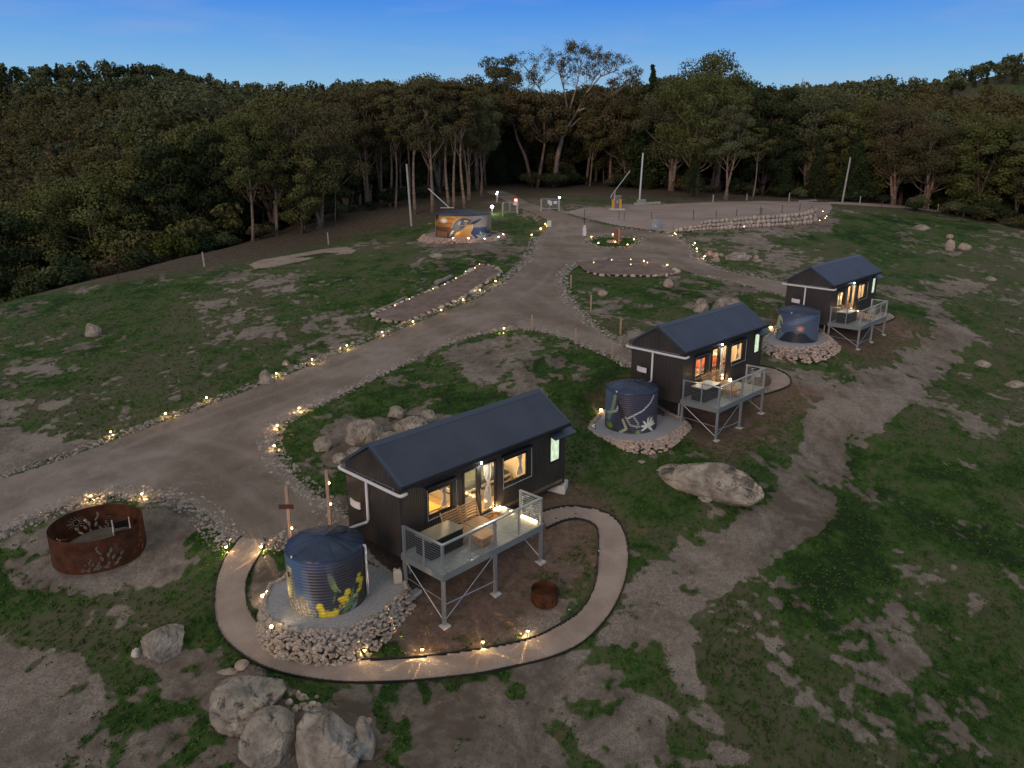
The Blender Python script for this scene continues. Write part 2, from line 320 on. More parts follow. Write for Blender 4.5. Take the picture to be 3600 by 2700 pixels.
def fbm(x, y, cells, seed, gain=.75):
    z = 0.; a = 1.; t_ = 0.
    wx = x+.6*vnoise(x, y, 2.3, seed+50); wy = y+.6*vnoise(x, y, 2.3, seed+51)
    for k, c in enumerate(cells): ca, sa = math.cos(k*1.1), math.sin(k*1.1); z = z+a*vnoise(wx*ca+wy*sa, wy*ca-wx*sa, c, seed+k); t_ += a*a; a *= gain
    return z/t_**.5
wj = np.clip(30/np.maximum(RR, 15), .2, 2.)
gmask0 = sample(GM, PX+16*wj*vnoise(GX, GY, 1.9, 77)+8*wj*vnoise(GX, GY, .7, 78), PY+9*wj*vnoise(GX, GY, 1.7, 79)+5*wj*vnoise(GX, GY, .6, 80), .5); dry = sample(DRY, PX, PY, 0.)
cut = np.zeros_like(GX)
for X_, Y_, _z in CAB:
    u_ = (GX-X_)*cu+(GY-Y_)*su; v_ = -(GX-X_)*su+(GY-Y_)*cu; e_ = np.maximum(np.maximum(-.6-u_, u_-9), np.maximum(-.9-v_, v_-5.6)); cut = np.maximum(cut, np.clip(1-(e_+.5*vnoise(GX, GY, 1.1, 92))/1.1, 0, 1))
def grassiness(x, y, m): return (m-.5)*2.5+.20+fbm(x, y, (5., 2.2, 1.1, .5, .24), 11, 1.0)*1.75
gmask = grassiness(GX, GY, gmask0); tone = fbm(GX, GY, (9., 4., 1.7, .8, .4, .2, .1), 31, .92)
gm = mat('ground', (.3, .24, .2), .95, spec=.15); t = gm.node_tree; b = t.nodes['Principled BSDF']; n = t.nodes.new; l = t.links.new
co = n('ShaderNodeTexCoord').outputs['Object']
def tnoise(scale, detail, rough=.6, dist=0):
    x = n('ShaderNodeTexNoise'); x.inputs['Scale'].default_value = scale; x.inputs['Detail'].default_value = detail; x.inputs['Roughness'].default_value = rough; x.inputs['Distortion'].default_value = dist; l(co, x.inputs[0]); return x.outputs[0]
def tramp(src, pts):
    r = n('ShaderNodeValToRGB'); rampset(r, pts); l(src, r.inputs[0]); return r.outputs[0]
def tmath(op, a, bb):
    m = n('ShaderNodeMath'); m.operation = op
    if op == 'MULTIPLY_ADD': m.inputs[2].default_value = .5
    for i, v in enumerate((a, bb)):
        if isinstance(v, (int, float)): m.inputs[i].default_value = v
        else: l(v, m.inputs[i])
    return m.outputs[0]
def tmix(f, a, bb):
    m = n('ShaderNodeMix'); m.data_type = 'RGBA'
    for i, v in ((0, f), (6, a), (7, bb)):
        if isinstance(v, (int, float)): m.inputs[i].default_value = v
        elif isinstance(v, tuple): m.inputs[i].default_value = v+(1,)
        else: l(v, m.inputs[i])
    return m.outputs[2]
at = n('ShaderNodeAttribute'); at.attribute_name = 'grass'; ad = n('ShaderNodeAttribute'); ad.attribute_name = 'dry'
nb = tnoise(.55, 6, .7, .3); nf = tnoise(3.2, 8, .75, .4); nff = tnoise(16, 6, .7)
soil = tmix(tramp(tnoise(.28, 7, .65, .6), [(.36, (0, 0, 0)), (.66, (1, 1, 1))]), (.180, .144, .112), (.330, .284, .240))
n5 = tnoise(4.5, 9, .8, .5); n9 = tnoise(11, 5, .75)
soil = tmix(tramp(n5, [(.38, (0, 0, 0)), (.62, (.85, .85, .85))]), soil, (.37, .318, .27)); soil = tmix(tramp(nff, [(.36, (.8, .8, .8)), (.52, (0, 0, 0))]), soil, (.105, .085, .066))
soil = tmix(tramp(n9, [(.60, (0, 0, 0)), (.68, (.8, .8, .8))]), soil, (.055, .055, .030)); soil = tmix(tramp(tnoise(34, 3, .6), [(.66, (0, 0, 0)), (.72, (.9, .9, .9))]), soil, (.46, .42, .37))
grn = tmix(tramp(nb, [(.35, (0, 0, 0)), (.68, (1, 1, 1))]), (.013, .052, .007), (.044, .122, .014))
grn = tmix(tramp(tnoise(7, 6, .8, .2), [(.42, (0, 0, 0)), (.68, (1, 1, 1))]), grn, (.078, .118, .032))
lit = tmix(tramp(nf, [(.4, (0, 0, 0)), (.65, (1, 1, 1))]), (.075, .058, .040), (.16, .13, .095))
tn = n('ShaderNodeAttribute'); tn.attribute_name = 'tone'
grn = tmix(tramp(tmath('MULTIPLY_ADD', tn.outputs['Fac'], .34), [(.36, (0, 0, 0)), (.66, (.85, .85, .85))]), grn, (.118, .106, .066)); grn = tmix(tramp(tmath('MULTIPLY_ADD', tn.outputs['Fac'], .34), [(.16, (.9, .9, .9)), (.42, (0, 0, 0))]), grn, (.016, .034, .010))
soil = tmix(tramp(tmath('MULTIPLY_ADD', tn.outputs['Fac'], .28), [(.25, (1, 1, 1)), (.62, (0, 0, 0))]), soil, (.125, .10, .078))
s1 = tmath('ADD', at.outputs['Fac'], tmath('MULTIPLY', tmath('SUBTRACT', nff, .5), 1.6)); s1 = tmath('ADD', s1, tmath('MULTIPLY', tmath('SUBTRACT', nf, .5), .8))
colr = tmix(tramp(s1, [(.0, (0, 0, 0)), (.28, (1, 1, 1))]), soil, grn)
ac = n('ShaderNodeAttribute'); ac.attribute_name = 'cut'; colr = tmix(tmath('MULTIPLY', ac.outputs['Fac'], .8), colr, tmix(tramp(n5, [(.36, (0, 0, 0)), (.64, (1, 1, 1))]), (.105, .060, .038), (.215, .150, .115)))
colr = tmix(ad.outputs['Fac'], colr, lit); l(colr, b.inputs['Base Color'])
bp = n('ShaderNodeBump'); bp.inputs['Strength'].default_value = .9; bp.inputs['Distance'].default_value = .06; l(tmath('ADD', nf, tmath('MULTIPLY', nff, .5)), bp.inputs['Height']); l(bp.outputs[0], b.inputs['Normal'])
na, nr = len(az), len(rr)
idx = np.arange(na*nr).reshape(nr, na)
quads = np.stack([idx[:-1, :-1], idx[:-1, 1:], idx[1:, 1:], idx[1:, :-1]], -1).reshape(-1, 4)
GV = np.stack([GX, GY, GZ], -1).reshape(-1, 3)
obj('ground', npmesh('ground', GV, quads, gm, smooth=True, attrs={'grass': gmask.ravel(), 'dry': dry.ravel(), 'tone': tone.ravel(), 'cut': cut.ravel()}), kind='structure')
def sheet(name, polys, material, dz, holes=(), edge=0, **k):
    """a surface laid on the ground sheet: the ground cells inside the outline, lifted by dz"""
    m = np.zeros(PX.shape, bool)
    for p in polys: m |= inside(p, PX, PY)
    for p in holes: m &= ~inside(p, PX, PY)
    m &= fine
    q = m.ravel()[quads].all(1); qs = quads[q]; u, inv = np.unique(qs, return_inverse=True)
    V = GV[u].copy(); V[:, 2] += dz; fs = inv.reshape(-1, 4)
    return obj(name, npmesh(name, V, fs, material, smooth=True), **k)
# ------------------------------------------------------------------ road, yard, footpaths
m_road = mat('road gravel', (.185, .148, .118), .95, noise=(.35, 10, .36, .64), col2=(.28, .234, .196), bump=(22, .5, .03), spec=.15)
def speck(m, scale, lo, hi, colr):
    t = m.node_tree; b = t.nodes['Principled BSDF']; s = b.inputs['Base Color'].links[0].from_socket; n = t.nodes.new
    x = n('ShaderNodeTexNoise'); x.inputs['Scale'].default_value = scale; x.inputs['Detail'].default_value = 3; t.links.new(n('ShaderNodeTexCoord').outputs['Object'], x.inputs[0])
    r = n('ShaderNodeValToRGB'); rampset(r, [(lo, (0, 0, 0)), (hi, (1, 1, 1))]); t.links.new(x.outputs[0], r.inputs[0])
    mm = n('ShaderNodeMix'); mm.data_type = 'RGBA'; t.links.new(r.outputs[0], mm.inputs[0]); t.links.new(s, mm.inputs[6]); mm.inputs[7].default_value = tuple(colr)+(1,); t.links.new(mm.outputs[2], b.inputs['Base Color'])
speck(m_road, 14, .60, .72, (.34, .30, .27))
m_yard = mat('yard gravel', (.30, .235, .205), .95, noise=(.22, 7, .38, .66), col2=(.38, .31, .28), bump=(18, .4, .03), spec=.15)
m_path = mat('path gravel', (.30, .235, .19), .95, noise=(1.1, 10, .34, .66), col2=(.41, .335, .28), bump=(26, .7, .03), spec=.15); speck(m_path, 30, .60, .7, (.20, .16, .14))
ROAD = [(-60, 1050), (0, 1036), (100, 1004), (230, 958), (330, 920), (430, 884), (520, 849), (600, 818), (690, 782), (760, 752), (830, 725), (900, 697), (960, 672), (1040, 640), (1100, 603), (1137, 568), (1154, 535), (1160, 512), (1187, 488), (1180, 476),
        (1145, 459), (1118, 449), (1095, 437), (1068, 424), (1045, 414), (1075, 409), (1110, 420), (1140, 437), (1180, 449), (1225, 462), (1262, 475), (1330, 490), (1400, 500), (1450, 506), (1478, 520), (1496, 545), (1530, 572), (1600, 592), (1700, 612), (1790, 622), (1790, 655), (1697, 641),
        (1600, 614), (1500, 592), (1465, 583), (1400, 570), (1300, 562), (1262, 566), (1228, 582), (1215, 606), (1228, 648), (1262, 690), (1310, 727), (1363, 757), (1430, 790), (1400, 812), (1363, 794), (1300, 762), (1240, 738), (1180, 719), (1130, 712), (1080, 716), (1020, 728), (960, 748),
        (880, 784), (800, 823), (720, 864), (650, 893), (612, 914), (594, 938), (592, 968), (612, 1006), (660, 1055), (720, 1100), (790, 1140), (760, 1160), (735, 1140), (680, 1150), (625, 1165), (575, 1182), (505, 1176), (480, 1152), (444, 1112), (400, 1085), (330, 1070), (230, 1070), (160, 1088), (100, 1112), (0, 1152), (-60, 1175)]
RING = [(1325+58*math.cos(a), 523+14*math.sin(a)) for a in np.linspace(0, 2*math.pi, 40)[:-1]]
def polydist(lines, x, y):
    d = np.full(x.shape, 99.)
    for ln in lines:
        w = [P(*p)[:2] for p in smooth_line(ln)]
        for a, b_ in zip(w[:-1], w[1:]):
            e = b_-a; t_ = np.clip(((x-a[0])*e[0]+(y-a[1])*e[1])/(e@e+1e-9), 0, 1); d = np.minimum(d, np.hypot(x-a[0]-t_*e[0], y-a[1]-t_*e[1]))
    return d
def smooth_line(p): return [tuple(q) for q in smooth_px(p, 3)]
def add_ruts():
    o = bpy.data.objects['road']; me = o.data; co_ = np.empty(len(me.vertices)*3, np.float32); me.vertices.foreach_get('co', co_); co_ = co_.reshape(-1, 3); x, y = co_[:, 0].astype(float), co_[:, 1].astype(float)
    d = polydist([[(-60, 1100), (200, 1012), (420, 925), (640, 848), (850, 762), (1000, 698), (1100, 645), (1165, 590), (1190, 530), (1200, 490), (1160, 462), (1110, 442)], [(1120, 630), (1230, 700), (1320, 748), (1400, 795)], [(330, 960), (480, 985), (600, 1070), (700, 1130)], [(1185, 540), (1260, 548), (1420, 545), (1520, 590), (1700, 626)]], x, y)
    w = d+.22*vnoise(x, y, 2.4, 5); rut = np.exp(-((w-.82)/.26)**2)*(.65+.5*vnoise(x, y, 3.5, 6))+.45*np.exp(-((w-1.9)/.3)**2)*(.5+vnoise(x, y, 4.5, 9)); v_ = fbm(x, y, (7., 3., 1.3, .6, .3, .15), 61, .85)
    a = me.attributes.new('rut', 'FLOAT', 'POINT'); a.data.foreach_set('value', np.clip(rut, 0, 1).astype(np.float32)); a = me.attributes.new('tone', 'FLOAT', 'POINT'); a.data.foreach_set('value', v_.astype(np.float32))
    t = m_road.node_tree; b = t.nodes['Principled BSDF']; n = t.nodes.new
    for nm, col_, lo, hi in (('tone', (.115, .092, .076), .15, 1.1), ('tone', (.40, .345, .31), -.25, -1.2), ('rut', (.335, .275, .24), .1, 1.1)):
        s_ = b.inputs['Base Color'].links[0].from_socket; at_ = n('ShaderNodeAttribute'); at_.attribute_name = nm; mr = n('ShaderNodeMapRange'); mr.inputs[1].default_value = lo; mr.inputs[2].default_value = hi; mr.inputs[4].default_value = .45; t.links.new(at_.outputs['Fac'], mr.inputs[0])
        mm = n('ShaderNodeMix'); mm.data_type = 'RGBA'; t.links.new(mr.outputs[0], mm.inputs[0]); t.links.new(s_, mm.inputs[6]); mm.inputs[7].default_value = tuple(col_)+(1,); t.links.new(mm.outputs[2], b.inputs['Base Color'])
sheet('road', [ROAD], m_road, .03, holes=[RING], kind='structure')
YARD = [(1213, 459), (1262, 446), (1300, 448), (1340, 441), (1420, 441), (1520, 436), (1640, 433), (1740, 436), (1800, 440), (1960, 449), (2100, 465), (2230, 487), (2230, 481), (2000, 447), (1830, 437), (1780, 434), (1810, 452), (1805, 470), (1755, 478), (1600, 489), (1452, 503), (1400, 498), (1330, 488), (1264, 473)]
YARD = [(1213, 459), (1262, 448), (1300, 449), (1340, 442), (1420, 442), (1520, 437), (1640, 434), (1740, 436), (1800, 440), (1960, 448), (2100, 464), (2230, 486), (2230, 481), (2000, 443), (1830, 435.5), (1800, 437), (1805, 448), (1795, 462), (1755, 478), (1600, 489), (1452, 503), (1400, 498), (1330, 488), (1264, 473)]
sheet('gravel_yard', [[(1213, 459), (1262, 448), (1300, 449), (1340, 442), (1420, 442), (1520, 437), (1640, 434), (1740, 436), (1795, 440), (1800, 450), (1790, 464), (1755, 476), (1600, 489), (1452, 503), (1400, 498), (1330, 488), (1264, 473)],
                      [(1790, 441), (1960, 451), (2100, 467), (2230, 489), (2230, 482), (2000, 445), (1830, 437), (1785, 437)]], m_yard, .03, kind='structure')
sheet('sand_patch', [[(535, 572), (560, 562), (620, 552), (700, 538), (750, 533), (772, 541), (760, 549), (700, 553), (650, 566), (590, 578), (550, 583)]], m_path, .03, holes=[[(640, 557), (700, 547), (730, 548), (690, 556)]], kind='structure')
PO = [(522, 1160), (510, 1173), (483, 1209), (467, 1256), (462, 1306), (467, 1346), (483, 1379), (510, 1406), (550, 1433), (600, 1453), (667, 1468), (737, 1476), (821, 1476), (911, 1471), (1021, 1459), (1104, 1443), (1187, 1423), (1254, 1393), (1304, 1346), (1337, 1293), (1354, 1239), (1357, 1189), (1347, 1146), (1331, 1123), (1304, 1106), (1262, 1096), (1215, 1095), (1165, 1108)]
PI_ = [(570, 1166), (573, 1178), (550, 1219), (533, 1256), (533, 1299), (547, 1333), (567, 1356), (600, 1379), (650, 1403), (693, 1416), (737, 1424), (781, 1426), (871, 1424), (1004, 1408), (1137, 1383), (1204, 1353), (1254, 1319), (1284, 1266), (1292, 1206), (1292, 1156), (1284, 1136), (1254, 1123), (1220, 1126), (1180, 1143)]
PI_ = [(x, y) for x, y in PI_]
def smooth_px(pts, k=4):
    pts = np.array(pts, float); out = []
    for i in range(len(pts)-1):
        p0 = pts[max(i-1, 0)]; p1 = pts[i]; p2 = pts[i+1]; p3 = pts[min(i+2, len(pts)-1)]
        for t in np.arange(k)/k: out.append(.5*((2*p1)+(-p0+p2)*t+(2*p0-5*p1+4*p2-p3)*t*t+(-p0+3*p1-3*p2+p3)*t**3))
    return np.array(out+[pts[-1]])
PO, PI_ = smooth_px(PO), smooth_px(PI_)
add_ruts()
sheet('footpath', [[tuple(p) for p in PO]+[tuple(p) for p in PI_[::-1]]], m_path, .035, kind='structure')
P2o = smooth_px([(1640, 790), (1672, 797), (1700, 810), (1709, 824), (1702, 836), (1670, 848), (1640, 856), (1620, 862)]); P2i = smooth_px([(1640, 806), (1655, 812), (1664, 822), (1658, 834), (1640, 842), (1618, 850)])
sheet('footpath', [[tuple(p) for p in P2o]+[tuple(p) for p in P2i[::-1]]], m_path, .035, kind='structure')
P3o = smooth_px([(1900, 672), (1925, 678), (1934, 686), (1925, 693), (1900, 702), (1885, 706)])
P3i = smooth_px([(1890, 684), (1908, 687), (1906, 692), (1890, 697), (1880, 700)])
sheet('footpath', [[tuple(p) for p in P3o]+[tuple(p) for p in P3i[::-1]]], m_path, .035, kind='structure')
m_steel = mat('edging steel', (.02, .018, .016), .6)
def strip(name, px, h, material, th=.02, **k):
    pts = [P(*p) for p in px]; V = []; Fc = []
    for i, p in enumerate(pts):
        d = pts[min(i+1, len(pts)-1)]-pts[max(i-1, 0)]; d[2] = 0; d /= np.linalg.norm(d)+1e-9; nrm = np.array([-d[1], d[0], 0])*th/2
        V += [p+nrm-(0, 0, .08), p-nrm-(0, 0, .08), p-nrm+(0, 0, h), p+nrm+(0, 0, h)]
        if i: a = 4*(i-1); Fc += [(a+j, a+(j+1) % 4, a+4+(j+1) % 4, a+4+j) for j in range(4)]
    return obj(name, npmesh(name, V, np.array(Fc), material), **k)
for pts, lab in ((PO, 'dark steel edging round the outer side of the curved path below the nearest cabin'), (PI_, 'dark steel edging round the inner side of the curved path below the nearest cabin'),
                 (P2o, 'dark steel edging of the short path beside the middle cabin'), (P3o, 'dark steel edging of the short path beside the farthest cabin')):
    strip('path_edging', pts, .075, m_steel, th=.035, label=lab, cat='edging', group='steel edgings of the paths')
# ------------------------------------------------------------------ stones
def ico(sub):
    t = (1+5**.5)/2; V = [(-1, t, 0), (1, t, 0), (-1, -t, 0), (1, -t, 0), (0, -1, t), (0, 1, t), (0, -1, -t), (0, 1, -t), (t, 0, -1), (t, 0, 1), (-t, 0, -1), (-t, 0, 1)]
    Fc = [(0, 11, 5), (0, 5, 1), (0, 1, 7), (0, 7, 10), (0, 10, 11), (1, 5, 9), (5, 11, 4), (11, 10, 2), (10, 7, 6), (7, 1, 8), (3, 9, 4), (3, 4, 2), (3, 2, 6), (3, 6, 8), (3, 8, 9), (4, 9, 5), (2, 4, 11), (6, 2, 10), (8, 6, 7), (9, 8, 1)]
    V = [np.array(v)/np.linalg.norm(v) for v in V]
    for _ in range(sub):
        c = {}; nf = []
        def mid(a, b):
            k = (min(a, b), max(a, b))
            if k not in c: m = V[a]+V[b]; V.append(m/np.linalg.norm(m)); c[k] = len(V)-1
            return c[k]
        for a, b_, d in Fc:
            x, y, z = mid(a, b_), mid(b_, d), mid(d, a); nf += [(a, x, z), (b_, y, x), (d, z, y), (x, y, z)]
        Fc = nf
    return np.array(V), np.array(Fc)
def facet(V, seed, n=9, d0=.62, d1=.95):
    r = RS(seed); V = V.copy()
    for _ in range(n):
        a = r.normal(size=3); a /= np.linalg.norm(a); d = r.uniform(d0, d1); s = V@a; V -= np.outer(np.maximum(s-d, 0), a)*.92
    return V
I1, I2, I3, I5 = ico(1), ico(2), ico(3), ico(5)
STV = [facet(I2[0], 100+i, 10) for i in range(8)]; STL = [facet(I1[0], 200+i, 7) for i in range(8)]
def rotm(r):
    q = r.normal(size=4); q /= np.linalg.norm(q); w, x, y, z = q
    return np.array([[1-2*(y*y+z*z), 2*(x*y-z*w), 2*(x*z+y*w)], [2*(x*y+z*w), 1-2*(x*x+z*z), 2*(y*z-x*w)], [2*(x*z-y*w), 2*(y*z+x*w), 1-2*(x*x+y*y)]])
m_edge = attrmat('pale rock', 'tone', .9, spec=.2, bump=(30, .4, .02))
def stones(name, pos, size, seed, base=(.31, .28, .245), flat=.65, var=.28, **k):
    """many small stones in one mesh"""
    r = RS(seed); Vs = []; Fs = []; T = []; nv = len(STL[0])
    for i, (p, s) in enumerate(zip(pos, size)):
        v = STL[r.randint(8)]*(s*r.uniform(.7, 1.3), s*r.uniform(.6, 1.1), s*r.uniform(.5, .9)); v = v@rotm(r).T; v[:, 2] *= flat
        Vs.append(v+p); Fs.append(I1[1]+i*nv); c = np.array(base)*(1+r.uniform(-var, var)+r.uniform(-.05, .05, 3)*(1, .8, .5)); T.append(np.repeat(c[None], nv, 0))
    return obj(name, npmesh(name, np.concatenate(Vs), np.concatenate(Fs), m_edge, attrs={'tone': np.concatenate(T)}), **k)
def line_pts(px, step, width, r, dens=1., wz=.025):
    px = smooth_px(px, 3); pts = np.array([P(*p) for p in px]); out = []
    for a, b in zip(pts[:-1], pts[1:]):
        d = b-a; ln = np.linalg.norm(d[:2]); k = r.poisson(max(ln/step*dens, .01)); u = d[:2]/(ln+1e-9); nn = np.array([-u[1], u[0]])
        for _ in range(k):
            q = a[:2]+d[:2]*r.uniform()+nn*np.clip(r.normal(0, width/2.6), -width*.62, width*.62); out.append(q)
    out = np.array(out); return np.c_[out, ground(out[:, 0], out[:, 1])+r.uniform(.01, wz, len(out))]
EDG = [([(-60, 1046), (0, 1028), (100, 998), (230, 952), (330, 913), (430, 878), (520, 843), (600, 812), (690, 776), (760, 745), (830, 718), (900, 690), (960, 665), (1040, 633), (1098, 597), (1134, 563)], .62, 26, 'the long left side of the drive'),
       ([(-60, 1168), (0, 1146), (60, 1126), (110, 1104), (160, 1084), (230, 1068), (330, 1068), (400, 1084), (444, 1112), (480, 1152), (498, 1176)], .95, 60, 'the curve behind the rusty fire ring'),
       ([(577, 1184), (620, 1164), (680, 1146), (735, 1136)], .7, 60, 'the end of the drive beside the nearest tank'),
       ([(745, 1122), (705, 1096), (660, 1058), (610, 1012), (585, 972), (585, 938), (606, 912), (650, 888)], .85, 52, 'the bend of the drive left of the nearest cabin'),
       ([(650, 888), (720, 859), (800, 818), (880, 780), (960, 744), (1020, 724), (1080, 713), (1130, 709), (1180, 716), (1240, 736), (1300, 760), (1365, 794)], .6, 30, 'the right side of the drive between the nearest and middle cabins'),
       ([(1375, 760), (1310, 724), (1262, 687), (1226, 645), (1212, 606), (1225, 580), (1262, 565)], .75, 30, 'the bend of the drive above the middle cabin'),
       ([(1500, 592), (1600, 614), (1697, 641)], .7, 16, 'the near side of the lane to the farthest cabin'),
       ([(1452, 506), (1480, 521), (1497, 546), (1530, 572), (1600, 591), (1700, 611)], 1.0, 16, 'the far side of the lane to the farthest cabin'),
       ([(1160, 512), (1154, 535), (1137, 568)], .9, 12, 'the drive near the mural tank'),
       ([(1330, 490), (1400, 500), (1450, 505)], .8, 10, 'the lower side of the gravel yard'),
       ([(1325+58*math.cos(a), 523+13*math.sin(a)) for a in np.linspace(0, 2*math.pi, 16)], 1.1, 22, 'the grass island of the turning circle')]
m_edge_g = []
for i, (px, wd, dens, lab) in enumerate(EDG):
    r = RS(40+i); p = line_pts(px, .5/dens, wd, r)
    d = np.hypot(p[:, 0], p[:, 1]); stones('rock_edging', p, np.clip(r.gamma(3, .0145, len(p)), .025, .13)*(1+d/160), 300+i, label='broken pale rock laid along '+lab, cat='rock edging', kind='stuff')
# ------------------------------------------------------------------ boulders
m_boul = mat('granite', (.20, .172, .14), .9, noise=(1.6, 9, .34, .62), col2=(.44, .385, .31), bump=(5, .9, .12), spec=.2)
t = m_boul.node_tree; b = t.nodes['Principled BSDF']; n = t.nodes.new; s = b.inputs['Base Color'].links[0].from_socket
x = n('ShaderNodeTexNoise'); x.inputs['Scale'].default_value = 1.1; x.inputs['Detail'].default_value = 11; x.inputs['Roughness'].default_value = .78; x.inputs['Distortion'].default_value = .6; t.links.new(n('ShaderNodeTexCoord').outputs['Object'], x.inputs[0])
r_ = n('ShaderNodeValToRGB'); rampset(r_, [(.50, (0, 0, 0)), (.57, (1, 1, 1))]); t.links.new(x.outputs[0], r_.inputs[0])
geo = n('ShaderNodeNewGeometry'); sp_ = n('ShaderNodeSeparateXYZ'); t.links.new(geo.outputs['Normal'], sp_.inputs[0])
mm_ = n('ShaderNodeMath'); mm_.operation = 'MULTIPLY'; mm_.use_clamp = True; t.links.new(r_.outputs[0], mm_.inputs[0]); t.links.new(sp_.outputs[2], mm_.inputs[1])
mq = n('ShaderNodeMix'); mq.data_type = 'RGBA'; t.links.new(mm_.outputs[0], mq.inputs[0]); t.links.new(s, mq.inputs[6]); mq.inputs[7].default_value = (.035, .038, .04, 1); t.links.new(mq.outputs[2], b.inputs['Base Color'])
m_bpink = mat('pink granite', (.34, .25, .20), .9, noise=(3, 8, .36, .64), col2=(.47, .37, .31), bump=(8, .7, .05), spec=.2)
m_white = mat('white rock', (.5, .45, .38), .9, noise=(5, 6, .4, .6), col2=(.62, .57, .5), bump=(9, .6, .03))
def boulder(vx, vy, w, h, label, depth=1., rz=0, seed=0, material=None, sub=None, sink=.32, name='boulder', group=None, n=11, dz=0):
    """vx,vy: middle of its foot in the photo; w,h: size in photo pixels"""
    p = P(vx, vy); W_ = hsize(p, w); dp = W_*depth
    dist = math.hypot(p[0], p[1]); dep = math.atan2(CZ-p[2], dist)
    H_ = max((hsize(p, h)-dp*math.sin(dep)*.75)/math.cos(dep), W_*.28)
    V0, F0 = sub or (I5 if W_ > .9 else I3)
    v = facet(V0, seed+1, n, .66, .97); r = RS(seed)
    for k, a in ((1.2, .12), (2.6, .055), (5.5, .022), (12, .012), (26, .007)):
        if k > 7 and len(V0) < 900: break
        o = r.uniform(0, 50, 3); d = np.array([mnoise.noise(Vector(q*k+o)) for q in v]); v = v*(1+a*d)[:, None]
    if len(V0) > 3000:
        for k in (.9, 1.3): o = r.uniform(0, 50, 3); d = np.array([mnoise.noise(Vector(q*k+o)) for q in v]); v = v*(1-.06*np.exp(-(d/.022)**2))[:, None]
    v = v*(W_/2, dp/2, H_/(2-sink*2)); 
    c, s_ = math.cos(rz), math.sin(rz); v = v@np.array([[c, s_, 0], [-s_, c, 0], [0, 0, 1]])
    zoff = H_/(2-sink*2)*(1-2*sink)
    d2 = np.array([p[0], p[1]])/dist; q = p[:2]+d2*dp*.38
    me = npmesh(name, v, F0, material or m_boul, smooth=True)
    return obj(name, me, loc=(q[0], q[1], gz(q[0], q[1])+zoff-.03+dz), label=label, cat='boulder' if name == 'boulder' else 'rock', group=group)
for a in [(363, 1424, 106, 92, 'rounded grey boulder alone on the grass left of the path loop', .95, .2, 11), (540, 1576, 172, 142, 'broad pale boulder, upper left of the cluster below the path loop', 1.05, .3, 12),
          (588, 1660, 126, 138, 'pinkish boulder with a black lichen patch between two larger ones at the bottom', 1.15, -.4, 13), (714, 1688, 140, 176, 'cracked pale boulder at the bottom edge of the photo', 1.3, .5, 14),
          (788, 1645, 52, 100, 'narrow split slab leaning on the cracked pale boulder', 1.7, .1, 15), (679, 1565, 36, 28, 'small pale boulder on the upper shoulder of the cracked boulder', 1, 0, 16), (560, 1538, 62, 34, 'small flat boulder wedged between the two left boulders', .9, .3, 17),
          (1532, 1085, 236, 92, 'long low boulder with a dark crust right of the nearest cabin', .42, -.56, 18), (1524, 1085, 36, 22, 'small round boulder in front of the long low boulder', 1, 0, 19),
          (788, 962, 84, 68, 'big round boulder behind the left end of the nearest cabin', 1, .2, 20), (884, 945, 92, 54, 'flat topped boulder just behind the nearest cabin roof', .8, .2, 21), (846, 975, 88, 50, 'pale boulder half hidden by the nearest cabin roof', .9, 0, 23),
          (700, 976, 42, 38, 'small boulder left of the big round one behind the nearest cabin', 1, 0, 22), (770, 988, 52, 26, 'low stone in front of the big round boulder', .9, 0, 24), (925, 915, 40, 34, 'stone at the right end of the rock pile behind the nearest cabin', 1, 0, 25), (858, 905, 46, 32, 'stone at the back of the rock pile behind the nearest cabin', 1, 0, 26), (735, 1000, 36, 26, 'lowest stone of the pile by the nearest gable', 1, 0, 27),
          (1570, 684, 74, 46, 'dark mossy boulder behind the middle cabin roof', .9, 0, 28), (1513, 676, 34, 34, 'upright boulder left of the mossy one behind the middle cabin', .9, 0, 29),
          (201, 727, 38, 32, 'lone boulder in the grass at the far left', .9, 0, 30), (576, 831, 30, 38, 'upright pale boulder beside the lit drive edge', .8, 0, 31), (617, 790, 14, 14, 'tiny boulder on the earth patch beside the drive', 1, 0, 32)]:
    boulder(*a[:4], a[4], depth=a[5], rz=a[6], seed=a[7])
for a in [(1302, 639, 22, 14, 'small pale stone on the lawn near the kerb bend'), (1444, 621, 22, 20, 'rounded stone on the lawn below the second garden bed'), (2052, 542, 22, 26, 'taller stone of the pair in the far right paddock'), (2082, 540, 28, 16, 'wide low stone of the pair in the far right paddock'),
          (2052, 515, 16, 10, 'little stone above the pair in the far right paddock'), (1534, 552, 14, 12, 'topmost stone of the heap beside the lane'), (1545, 556, 16, 13, 'middle stone of the heap beside the lane'), (1546, 566, 18, 13, 'lowest and largest stone of the heap beside the lane'),
          (1557, 554, 13, 9, 'round stone right of the heap beside the lane'), (1526, 553, 8, 8, 'small stone left of the heap beside the lane'), (1608, 556, 14, 12, 'pointed stone left of the flat rock group'), (1619, 558, 12, 8, 'middle stone of the flat rock group'), (1633, 561, 12, 11, 'right stone of the flat rock group'), (1615, 562, 12, 6, 'lower stone of the flat rock group')]:
    boulder(*a, seed=int(a[0]), material=m_bpink, sub=I3)
